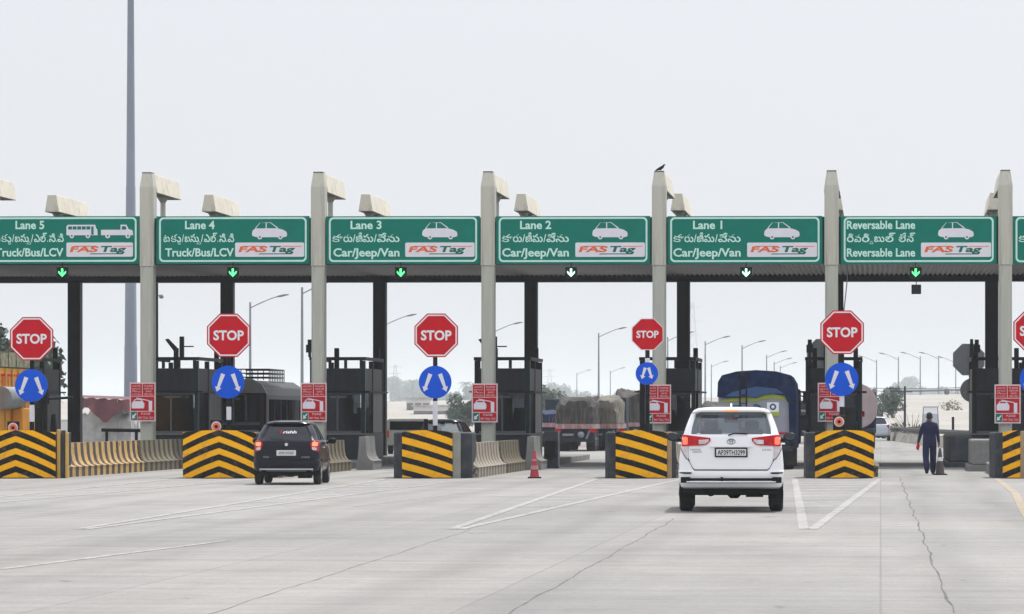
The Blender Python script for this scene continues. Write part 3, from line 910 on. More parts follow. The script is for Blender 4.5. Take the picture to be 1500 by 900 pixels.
# red instruction boards strapped to the columns
def red_board(px, py, label, w=38):
    y = row_Y(px) - 0.12
    sc_ = F / y
    s = thing('instruction_board', label, 'notice board', (X(px, y), y, Z(py, y)), ROWZ, 'red toll instruction boards on the columns')
    hw, hh = 19 / sc_, 28.5 / sc_
    m = MB(); m.box(-hw, hw, 0, 0.03, -hh, hh); m.build('panel', M['pinkish'], s)
    m = MB()
    L = lambda v: v / sc_
    y0, y1 = -0.008, -0.002
    m.prism_xz([(L(-17.2), L(9)), (L(-1), L(9)), (L(-1), L(26.5)), (L(-17.2), L(26.5))], y0, y1)
    m.prism_xz([(L(0.2), L(9)), (L(17.2), L(9)), (L(17.2), L(26.5)), (L(0.2), L(26.5))], y0, y1)
    m.prism_xz([(L(-17.2), L(-13.2)), (L(17.2), L(-13.2)), (L(17.2), L(7.8)), (L(-17.2), L(7.8))], y0, y1)
    m.prism_xz([(L(-7.5), L(-26.5)), (L(17.2), L(-26.5)), (L(17.2), L(-14.4)), (L(-7.5), L(-14.4))], y0, y1)
    m.build('red_field', M['red_dull'], s)
    m = MB()
    m.prism_xz([(L(-17.2), L(-26.5)), (L(-8.2), L(-26.5)), (L(-8.2), L(-14.4)), (L(-17.2), L(-14.4))], y0, y1)
    m.build('green_field', M['green'], s)
    m = MB()
    m.prism_xz([(L(-15.5), L(-9.5)), (L(1.5), L(-9.5)), (L(2.5), L(-7)), (L(2.5), L(-2)), (L(0), L(1)), (L(-13.5), L(1)), (L(-16), L(-2)), (L(-16), L(-8))], -0.013, -0.009)
    m.prism_xz([(L(-13.5), L(1)), (L(-11.5), L(4)), (L(-2), L(4)), (L(0), L(1)), (L(-1.5), L(1)), (L(-3), L(3)), (L(-10.5), L(3)), (L(-12.3), L(1))], -0.0135, -0.009)
    m.prism_xz([(L(9), L(-13)), (L(14), L(-13)), (L(14), L(1.5)), (L(9), L(1.5))], -0.013, -0.009)
    m.prism_xz([(L(-9.5), L(5)), (L(-9), L(6.2)), (L(10), L(2.4)), (L(10), L(1.2))], -0.014, -0.010)
    m.prism_xz([(L(-15.5), L(-24.5)), (L(-15), L(-18.5)), (L(-13.6), L(-20)), (L(-10), L(-16.4)), (L(-8.8), L(-17.6)), (L(-12.4), L(-21.4)), (L(-10.5), L(-23.2))], -0.013, -0.009)
    m.build('pictogram', M['sign_white'], s)
    m = MB()
    for k, t in enumerate(['దయచేసి', 'ఆగండి', 'గేటు', 'పడును']):
        m.text(t, L(-15.5), L(-3), L(22.3 - k * 4.0), L(2.3), -0.012, off=0.0)
    for k, t in enumerate(['PLEASE', 'ONE BY ONE', 'GATE', 'WILL FALL']):
        m.text(t, L(2.2 if len(t) > 5 else 4.5), L(15.2 if len(t) > 5 else 13), L(22.3 - k * 4.0), L(2.3), -0.012, off=0.01)
    m.text('PLEASE', L(-2), L(11.5), L(-18.8), L(3.0), -0.012, off=0.01)
    m.text('PAY TOLL TAX', L(-6), L(15.8), L(-24.6), L(2.9), -0.012, off=0.01)
    m.build('lettering', M['pinkish'], s)
    m = MB()
    m.box(-hw * 0.75, hw * 0.75, 0.031, 0.06, hh * 0.5, hh * 0.58)
    m.box(-hw * 0.75, hw * 0.75, 0.031, 0.06, -hh * 0.58, -hh * 0.5)
    m.build('bracket', M['galv'], s)
for px, py, lb in [(209, 589, 'red toll instruction board on the column between the Lane 5 and Lane 4 signs'), (459.5, 589.5, 'red toll instruction board on the column just behind the dark hatchback'),
                   (710, 590.5, 'red toll instruction board on the column between the Lane 3 and Lane 2 signs'), (964, 592, 'red toll instruction board beside the smallest stop sign, left of the white car'),
                   (1217, 589.5, 'red toll instruction board partly covered by a blue disc, right of the white car'), (1476, 592, 'red toll instruction board on the column nearest the right edge')]:
    red_board(px, py, lb)

# ------------------------------------------------------------------ island noses
CHEV = stripe_mat('chevron_paint', 'chevron', 0.316, YEL, BLK, 0.50, 0.40, 0.0, 0.42)
CHEV5 = stripe_mat('chevron_paint_offset', 'chevron', 0.316, YEL, BLK, 0.50, 0.40, -0.06, 0.42)
DIAG_R = stripe_mat('diagonal_paint', 'chevron', 0.335, YEL, BLK, 0.46, 0.30, -0.85, 0.55, slope=0.20, curve=0.06)
DIAG_L = stripe_mat('diagonal_paint_mirrored', 'chevron', 0.32, YEL, BLK, 0.50, 0.40, 1.1, 0.30, slope=0.20, curve=0.08)
def nose(pxl, pxr, p0, p1, mt, label, posts=(), lamp=None, body='dark_conc'):
    Y0 = 104.4
    s_ = F / Y0
    cx = (pxl + pxr) / 2
    o = thing('crash_cushion', label, 'island end barrier', (X(cx, Y0), Y0, 0), RZ * 0.5, 'striped barriers at the island ends')
    hw = (pxr - pxl) / 2 / s_
    m = MB()
    # rounded concrete nose body
    pts = []
    for k in range(9):
        t = R(180 + 180 * k / 8)
        pts.append((hw * math.cos(t) if abs(math.cos(t)) < 0.999 else math.copysign(hw, math.cos(t)), 0.42 + 0.30 * math.sin(t)))
    pts += [(hw, 2.4), (-hw, 2.4)]
    m.prism_xy(pts, 0.0, 1.22)
    m.build('nose_block', M[body], o, smooth=30, bevel=0.04)
    # bent striped plate
    a0, a1 = (p0 - cx) / s_, (p1 - cx) / s_
    pc, ph = (a0 + a1) / 2, (a1 - a0) / 2
    n = 24
    front, back = [], []
    for k in range(n + 1):
        t = -1 + 2 * k / n
        x = ph * t
        yv = 0.06 - 0.22 * math.sqrt(max(0, 1 - (0.92 * t) ** 2))
        top = 1.225 + 0.06 * (1 - t * t)
        front.append((x, yv, 0.04, top))
        back.append((x, yv + 0.02, 0.04, top))
    vs = [(x, y_, zb) for x, y_, zb, zt in front] + [(x, y_, zt) for x, y_, zb, zt in front] + [(x, y_, zb) for x, y_, zb, zt in back] + [(x, y_, zt) for x, y_, zb, zt in back]
    q = n + 1
    fs = []
    for k in range(n):
        fs += [(k, k + 1, q + k + 1, q + k), (2 * q + k, 3 * q + k, 3 * q + k + 1, 2 * q + k + 1), (q + k, q + k + 1, 3 * q + k + 1, 3 * q + k), (k, 2 * q + k, 2 * q + k + 1, k + 1)]
    fs += [(0, q, 3 * q, 2 * q), (n, 2 * q + n, 3 * q + n, q + n)]
    m = MB(); m.add(vs, fs)
    m.build('striped_plate', mt, o, (pc, -0.02, 0), smooth=30)
    for (a, b, mk, zt, yy) in posts:
        m = MB(); m.box((a - cx) / s_, (b - cx) / s_, yy, yy + 0.16, 0, zt)
        m.build('edge_post', M[mk], o, bevel=0.02)
    if lamp is not None:
        lx = (lamp[0] - cx) / s_
        lz = Z(lamp[1], Y0)
        m = MB(); m.box(lx - 0.16, lx + 0.16, 0.42, 0.50, 1.23, lz + 0.17)
        lb_ = m.build('warning_lamp', M['black'], o, bevel=0.02)
        for r0, r1, mk, yy in ((0.135, 0.10, 'pinkish', 0.41), (0.098, 0.045, 'glow_orange', 0.40), (0.043, 0.0, 'black', 0.405)):
            m = MB(); n2 = 20
            A = [(lx + r0 * math.cos(2 * math.pi * k / n2), yy, lz + r0 * math.sin(2 * math.pi * k / n2)) for k in range(n2)]
            B = [(lx + r1 * math.cos(2 * math.pi * k / n2), yy, lz + r1 * math.sin(2 * math.pi * k / n2)) for k in range(n2)]
            m.add(A + B, [(k, (k + 1) % n2, n2 + (k + 1) % n2, n2 + k) for k in range(n2)])
            m.build('reflector_ring', M[mk], lb_)
    return o
nose(-26, 84, -26, 82, CHEV5, 'yellow and black chevron barrier at the far left below the orange truck',
     posts=[(82.5, 87.5, 'yellow_post', 1.30, 0.10), (88.5, 94.5, 'dark_conc', 1.28, 0.14), (95, 99, 'yellow_post', 1.22, 0.10)], lamp=(15, 627))
nose(268, 376, 268, 376, CHEV, 'yellow and black chevron barrier just left of the dark hatchback', lamp=(314, 625))
nose(575, 690, 589, 663, DIAG_R, 'barrier with diagonal yellow stripes and a grey post, left of the traffic cone', posts=[(663, 674.5, 'grey_post', 1.24, -0.02)])
nose(886, 990, 902, 977, DIAG_R, 'barrier with diagonal yellow stripes and a tan post, beside the white car', posts=[(977, 984, 'tan_post', 1.24, -0.02)])
nose(1181, 1281, 1194, 1280, CHEV, 'yellow and black chevron barrier right of the white car', lamp=(1230, 618))
nose(1459, 1579, 1469, 1530, DIAG_L, 'yellow and black barrier cut off by the right edge', posts=[(1494, 1502, 'tan_post', 1.26, -0.22)])

# small stub posts behind two noses
for px, py, lb in [(643, 614, 'short black stub post behind the barrier left of the cone'), ]:
    m = MB(); m.box(-0.055, 0.055, -0.055, 0.055, 1.0, Z(py, 106.5)); m.box(-0.07, 0.07, -0.07, 0.07, 1.22, 1.3)
    tag(m.build('stub_post', M['black'], None, (X(624, 105.8), 105.8, 0)), lb, 'post')

# ------------------------------------------------------------------ stop signs
def arrow_poly(cx, cz, ang, L_, w0, w1, hw, hl):
    """slim arrow pointing down, wide at the tail end, rotated by ang"""
    pts = [(-w0, L_ / 2), (w0, L_ / 2), (w1, -L_ / 2 + hl), (hw, -L_ / 2 + hl), (0, -L_ / 2), (-hw, -L_ / 2 + hl), (-w1, -L_ / 2 + hl)]
    c, s = math.cos(ang), math.sin(ang)
    return [(cx + x * c - z * s, cz + x * s + z * c) for x, z in pts]
def stop_sign(px, py, r_px, bx, by, br_px, label, pole_px=None, spread=1.0, banded=True):
    Y0 = 106.4
    s_ = F / Y0
    o = thing('stop_sign', label, 'stop sign', (X(px, Y0), Y0, 0), 0, 'stop signs over the island ends')
    zt = Z(py, Y0)
    r = r_px / s_
    m = MB()
    dx = ((pole_px or px) - px) / s_
    m.tube((dx, 0.05, 0), (dx, 0.05, zt - r * 0.5), 0.062, n=12)
    po = m.build('pole', M['black'], o, smooth=40)
    if banded:
        for a, b in banded_rng:
            m = MB(); m.tube((dx, 0.05, a), (dx, 0.05, b), 0.066, n=12)
            m.build('white_band', M['sign_white'], po, smooth=40)
    def octo(rr):
        R_ = rr / math.cos(R(22.5))
        return [(R_ * math.cos(R(22.5 + 45 * k)), zt + R_ * math.sin(R(22.5 + 45 * k))) for k in range(8)]
    m = MB(); m.prism_xz(octo(r), -0.03, -0.005)
    pl = m.build('octagon_plate', M['red'], o)
    m = MB()
    a_, b_ = octo(r * 0.945), octo(r * 0.885)
    if spread < 0.9:
        a_, b_ = octo(r * 0.995), octo(r * 0.955)
    m.add([(x, -0.036, z) for x, z in a_] + [(x, -0.036, z) for x, z in b_], [(k, (k + 1) % 8, 8 + (k + 1) % 8, 8 + k) for k in range(8)])
    m.build('border', M['white'], pl)
    m = MB()
    m.text('STOP', -r * 0.70, r * 0.70, zt - r * 0.21, r * 0.42, -0.037, off=0.030)
    m.build('lettering', M['white'], pl)
    R2 = br_px / s_
    bz = Z(by, Y0)
    bdx = (bx - px) / s_
    m = MB(); m.prism_xz([(bdx + R2 * math.cos(2 * math.pi * k / 40), bz + R2 * math.sin(2 * math.pi * k / 40)) for k in range(40)], -0.035, -0.012)
    bl = m.build('blue_disc', M['blue'], o)
    m = MB()
    if spread < 0.9:
        for sg in (-1, 1):
            m.prism_xz(arrow_poly(bdx + sg * R2 * 0.30, bz + R2 * 0.02, sg * R(17), R2 * 1.05, R2 * 0.14, R2 * 0.09, R2 * 0.24, R2 * 0.30), -0.045, -0.037)
    else:
        for sg in (-1, 1):
            m.prism_xz(arrow_poly(bdx + sg * R2 * 0.49, bz - R2 * 0.04, sg * R(20), R2 * 1.15, R2 * 0.13, R2 * 0.085, R2 * 0.20, R2 * 0.28), -0.045, -0.037)
    m.build('white_arrows', M['sign_white'], bl)
    m = MB()
    for zz in (zt - r * 0.5, zt + r * 0.3, bz - R2 * 0.5, bz + R2 * 0.5):
        m.box(dx - 0.09, dx + 0.09, -0.004, 0.11, zz - 0.02, zz + 0.02)
    m.build('clamp', M['dark_steel'], o)
    return o
banded_rng = [(1.50, 1.95)]
stop_sign(46.5, 496.5, 31.8, 46, 565, 24, 'red stop sign with a blue arrow disc, in front of the orange truck')
banded_rng = [(1.55, 1.9)]
stop_sign(335, 491.5, 31.8, 334, 560, 24, 'red stop sign in front of the bus, with blue arrow disc covering the rear column')
banded_rng = [(1.40, 2.05)]
stop_sign(639, 491.5, 32, 637.5, 560, 24, 'red stop sign above a blue arrow disc, standing free against the sky', pole_px=637.5)
banded_rng = [(2.85, 3.2)]
stop_sign(948.5, 490, 23.3, 947.5, 547.5, 16.5, 'smallest red stop sign, left of the white car', spread=0.8)
banded_rng = [(1.9, 2.4)]
stop_sign(1233.5, 487, 32, 1233, 556, 24.5, 'red stop sign above a blue disc on the column right of the white car')
stop_sign(1516, 485, 31.8, 1518, 556, 24.5, 'red stop sign cut off by the right edge of the photo', banded=False)

# ------------------------------------------------------------------ jersey barriers and islands
def jersey(u, y0, y1, key, label, side=1, h=0.93, flare=0.0, group='concrete barriers along the toll islands', grimy_end=False):
    ang = math.atan(K + flare)
    o = thing('concrete_barrier', label, 'concrete barrier', (u + K * y0, y0, 0), -ang, group)
    prof = [(0.0, 0.27), (0.02, 0.29), (-0.10, 0.34), (-0.17, 0.45), (-0.205, 0.62), (-0.225, h)]
    L_ = (y1 - y0) / math.cos(ang)
    pts = [(side * a, z) for a, z in prof] + [(side * -0.42, h), (side * -0.44, 0.6), (side * -0.48, 0.27)]
    m = MB()
    ys = [0, 0.02, L_ * 0.25, L_ * 0.5, L_ * 0.75, L_]
    m.loft([[(x, yy, z) for x, z in pts] for yy in ys])
    m.build('barrier_wall', M[key], o, smooth=35)
    m = MB()
    m.box(min(0, side * -0.5), max(0, side * -0.5), 0.0, L_, 0, 0.268)
    m.build('kerb_base', M[key], o)
    return o
iu = [u for u, _ in NOSE]
J = [(-22.6, [('jersey_bright', 105.2, 116.8), ('jersey_dark', 117, 128)], 'left edge'), (-17.2, [('jersey_dark', 105.2, 112), ('jersey_dark', 112.2, 119.3)], 'dark hatchback'),
     (-11.65, [('jersey_faded', 105.2, 113.4), ('jersey_dark', 113.6, 119.6)], 'traffic cone'), (-6.2, [('jersey_faded', 105.2, 113.5)], 'white car'), (-1.07, [('jersey_dark', 106.6, 114)], 'walking man')]
desc = {'jersey_bright': 'yellow and black striped concrete barrier', 'jersey_faded': 'faded beige striped concrete barrier', 'jersey_dark': 'sooty concrete barrier with faint stripes'}
where = {-22.6: 'running from the far left chevron barrier', -17.2: 'beside the dark hatchback', -11.65: 'left of the traffic cone', -6.2: 'behind the white car', -1.07: 'left of the walking man'}
for u, segs, _ in J:
    for k, (key, y0, y1) in enumerate(segs):
        lb = desc[key] + ', ' + ('nearer piece ' if k == 0 else 'farther piece ') + where[u]
        jersey(u + 1.0 + (0.35 if u == -17.2 else 0), y0, y1, key, lb)
# grey end blocks by the booths
for u, lb in [(-17.2, 'plain grey concrete end block in front of the Lane 4 booth'), (-11.65, 'plain grey concrete end block behind the traffic cone')]:
    jersey(u + (1.9 if u == -17.2 else 1.42), 120.0, 122.2, 'grey_conc', lb, h=1.03)
# the island right of the reversible lane shows its left side
jersey(4.05 - 0.98, 106.6, 116, 'grey_conc', 'grey concrete barrier along the left side of the last island', side=-1, h=0.93)
for (u_, ya_, yb_, h_, mk_, lb_) in [(4.05 - 1.35, 117.2, 123, 0.95, 'grey_conc', 'grey box shaped concrete block beside the last booth, nearer one'), (4.05 - 1.9, 125.5, 137, 1.02, 'dark_conc', 'long dark box shaped concrete block beside the last booth, farther one')]:
    o = thing('concrete_block', lb_, 'concrete block', (u_ + K * ya_, ya_, 0), RZ, 'box shaped blocks beside the last booth')
    m = MB(); m.box(0, 0.75, 0, yb_ - ya_, 0.2, h_); m.build('block', M[mk_], o, bevel=0.05)
    m = MB(); m.box(-0.1, 0.85, -0.05, yb_ - ya_ + 0.05, 0.0, 0.198); m.build('kerb_base', M[mk_], o, bevel=0.02)
jersey(-1.07 - 0.95, 107, 118, 'dark_conc', 'dark concrete barrier on the left side of the island right of the white car', side=-1, h=1.0)
for u in iu + [-28.0]:
    m = MB()
    m.box(-0.70, 0.70, 0, 42, 0.0, 0.22)
    struct(m.build('traffic_island', M['grey_conc'], None, (u + (0.12 if u < 0 else 0) + K * 106.5, 106.5, 0), RZ, bevel=0.03))

# ------------------------------------------------------------------ booths
def booth(col_px, label, cam_px=None, beacon=None, rot=RZ, lit=False):
    yr = row_Y(col_px)
    Y0 = 131.5
    bx = X(col_px, yr) + K * (Y0 - yr)
    o = thing('toll_booth', label, 'toll booth', (bx, Y0, 0.22), rot, 'dark toll booths behind the columns')
    W, D = 0.92, 4.8
    zb = 0.0
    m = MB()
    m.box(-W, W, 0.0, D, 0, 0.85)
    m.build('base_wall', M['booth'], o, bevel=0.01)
    m = MB()
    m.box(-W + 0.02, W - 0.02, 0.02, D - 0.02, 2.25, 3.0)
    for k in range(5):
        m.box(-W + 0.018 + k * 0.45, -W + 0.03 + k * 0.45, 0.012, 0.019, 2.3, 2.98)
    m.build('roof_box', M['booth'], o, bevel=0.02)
    for (x, yy) in ((-W, 0), (W - 0.14, 0), (-W, D - 0.14), (W - 0.14, D - 0.14), (W - 0.14, D * 0.42)):
        m = MB(); m.box(x, x + 0.14, yy - 0.03, yy + 0.12, 0.852, 3.25)
        m.build('corner_post', M['booth_green'] if x > 0 and yy == 0 else M['dark_steel'], o)
    m = MB(); m.box(-W - 0.16, W + 0.16, -0.18, D + 0.1, 2.20, 2.248)
    m.build('ledge', M['dark_steel'], o)
    m = MB()
    m.box(-W - 0.02, W + 0.02, -0.06, -0.01, 3.26, 3.37)
    m.box(-W - 0.02, -W + 0.04, -0.01, D, 3.26, 3.37)
    m.box(W - 0.04, W + 0.02, -0.01, D, 3.26, 3.37)
    for k in range(4):
        m.box(-W + 0.1 + k * 0.52, -W + 0.2 + k * 0.52, -0.055, 0.0, 3.002, 3.259)
    m.build('roof_rail', M['dark_steel'], o)
    m = MB(); m.box(-W + 0.15, W - 0.16, 0.03, 0.045, 0.87, 2.19)
    m.build('window', M['glass_booth'], o)
    m = MB(); m.box(W - 0.05, W - 0.03, 0.13, D * 0.42 - 0.05, 0.87, 2.19)
    m.build('side_window', M['glass_booth'], o)
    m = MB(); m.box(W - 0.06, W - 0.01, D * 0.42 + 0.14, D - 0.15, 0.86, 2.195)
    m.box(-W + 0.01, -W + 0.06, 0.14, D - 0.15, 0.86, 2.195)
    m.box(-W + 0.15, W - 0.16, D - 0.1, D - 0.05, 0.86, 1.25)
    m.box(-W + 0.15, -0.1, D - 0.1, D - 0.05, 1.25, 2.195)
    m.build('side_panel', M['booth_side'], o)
    # inside: desk, monitor, chair back
    m = MB()
    m.box(-0.6, 0.6, 0.5, 1.1, 0.86, 0.92)
    m.box(-0.35, 0.05, 0.75, 0.80, 1.0, 1.32)
    m.box(-0.2, -0.1, 0.76, 0.79, 0.921, 1.0)
    m.box(0.2, 0.5, 1.5, 1.6, 0.9, 1.5)
    m.box(-0.6, -0.1, 3.5, 3.55, 1.2, 1.9)
    m.build('desk_and_monitor', M['booth_int'], o)
    rb_ = random.Random(int(col_px) + 99)
    m = MB()
    for k in range(5):
        x = rb_.uniform(-0.7, 0.55); z = rb_.uniform(0.95, 1.5)
        m.box(x, x + rb_.uniform(0.08, 0.28), 0.052 + 0.3 * (k % 2), 0.056 + 0.3 * (k % 2), z, z + rb_.uniform(0.08, 0.26))
    m.build('papers_and_pane_glints', M['paper_and_glints'], o)  # pale pieces behind the glass, shaped for its reflections and for loose papers
    m = MB()
    m.box(-0.78, 0.77, -0.004, 0.028, 0.86, 0.93); m.box(-0.78, 0.77, -0.004, 0.028, 2.12, 2.19)
    m.box(-0.03, 0.02, -0.004, 0.028, 0.932, 2.118)
    m.build('window_frame', M['frame_grey'], o)
    m = MB(); m.box(-W - 0.03, W + 0.03, -0.06, -0.006, 0.80, 0.855); m.build('window_sill', M['grey_conc'], o)
    # clerk's chair back and shoulder height cabinet
    m = MB(); m.box(-0.28, 0.18, 1.6, 1.7, 0.9, 1.62); m.box(0.35, 0.7, 2.2, 2.6, 0.0, 1.7); m.build('chair_and_locker', M['galv'], o, bevel=0.03)
    m = MB(); m.box(-0.30, 0.25, 0.35, 0.40, 2.03, 2.08); m.box(0.42, 0.52, 0.35, 0.4, 2.03, 2.08)
    m.build('ceiling_lamp', M['lamp_white'], o)
    # tall guard frame in front of the booth
    for x in ((W - 0.30), (-W + 0.14)):
        m = MB(); m.box(x, x + 0.16, D + 0.02, D + 0.18, -0.2, 3.75)
        m.build('guard_post', M['dark_steel'], o, bevel=0.02)
    if lit:
        m = MB(); m.box(W - 0.02, W + 0.10, 0.4, 0.43, 1.4, 1.58); m.build('small_notice', M['red_dull'], o)
    if cam_px is not None:
        cx = (cam_px - (VPX + (col_px - VPX) * 0.962)) / 44.4
        m = MB()
        m.tube((cx, 0.0, 3.37), (cx, 0.0, 3.52), 0.05, n=8)
        m.box(cx - 0.11, cx + 0.11, -0.1, 0.12, 3.52, 3.78)
        m.tube((cx, 0.0, 3.78), (cx, 0.0, 3.95), 0.07, n=8)
        m.build('beacon', M['black'], o)
    if beacon:
        cx = beacon
        m = MB()
        m.box(cx - 0.07, cx + 0.07, 0, 0.14, 3.37, 4.05)
        m.prism_xz([(cx - 0.55, 3.95), (cx - 0.45, 3.98), (cx - 0.15, 3.68), (cx - 0.22, 3.52)], -0.02, 0.1)
        m.box(cx + 0.08, cx + 0.4, 0.03, 0.06, 3.70, 3.74)
        m.build('antenna_post', M['black'], o)
    return o
booth(-37, 'dark toll booth at the far left between the orange truck and a column')
booth(214, 'dark toll booth left of the bus with a tilted antenna plate on its roof', beacon=0.35)
booth(465, 'dark toll booth right of the dark hatchback', cam_px=455)
booth(714, 'dark toll booth behind the traffic cone', beacon=-0.25)
booth(965, 'dark toll booth left of the blue tanker')
booth(1218, 'dark toll booth right of the blue tanker, seen end on', cam_px=1186, lit=True)
booth(1473, 'dark toll booth at the right edge with signs seen from behind', cam_px=1432)

# backs of the signs for the other direction
def sign_back(px, py, bx, by, label, Y0=146.0):
    s_ = F / Y0
    o = thing('sign_seen_from_behind', label, 'sign', (X(px, Y0), Y0, 0), 0, 'signs for the opposite direction')
    zt, r = Z(py, Y0), 0.58
    m = MB(); R_ = r / math.cos(R(22.5))
    m.prism_xz([(R_ * math.cos(R(22.5 + 45 * k)), zt + R_ * math.sin(R(22.5 + 45 * k))) for k in range(8)], -0.02, 0.0)
    m.build('octagon_plate', M['galv'], o)
    zb, dx = Z(by, Y0), (bx - px) / s_
    m = MB(); m.prism_xz([(dx + 0.44 * math.cos(R(k * 10)), zb + 0.44 * math.sin(R(k * 10))) for k in range(36)], -0.02, 0.0)
    m.build('round_plate', M['booth_side'], o)
    m = MB(); m.tube((0.1, -0.06, 0), (0.1, -0.06, zt + 0.75), 0.06, n=10)
    m.build('pole', M['black'], o, smooth=40)
sign_back(1419, 527, 1424, 572, 'grey octagon seen from behind beside the last booth')
sign_back(1205, 520, 1208, 572, 'grey octagon seen from behind above the end on booth')

# ------------------------------------------------------------------ vehicles
def wheel(parent, x, y, r, w, rim='rim', side=1):
    m = MB(); n = 28
    prof = [(-w / 2, r * 0.62), (-w / 2, r * 0.90), (-w / 2 + 0.03, r), (w / 2 - 0.03, r), (w / 2, r * 0.90), (w / 2, r * 0.62)]
    m.loft([[(x + a, y + rr * math.cos(2 * math.pi * k / n), r + rr * math.sin(2 * math.pi * k / n)) for k in range(n)] for a, rr in prof])
    o = m.build('wheel', M['rubber'], parent, smooth=35)
    m = MB()
    xo = x + side * (w / 2 - 0.015)
    for k in range(5):
        a = 2 * math.pi * k / 5
        c, s = math.cos(a), math.sin(a)
        q = [(-0.035, 0.03), (0.035, 0.03), (0.05, r * 0.6), (-0.05, r * 0.6)]
        m.prism_yz([(y + px_ * c - pz_ * s, r + px_ * s + pz_ * c) for px_, pz_ in q], xo - 0.01, xo + 0.018)
    m.tube((xo - 0.03, y, r), (xo + 0.022, y, r), 0.07, n=12)
    m.build('rim', M[rim], o)
    return o

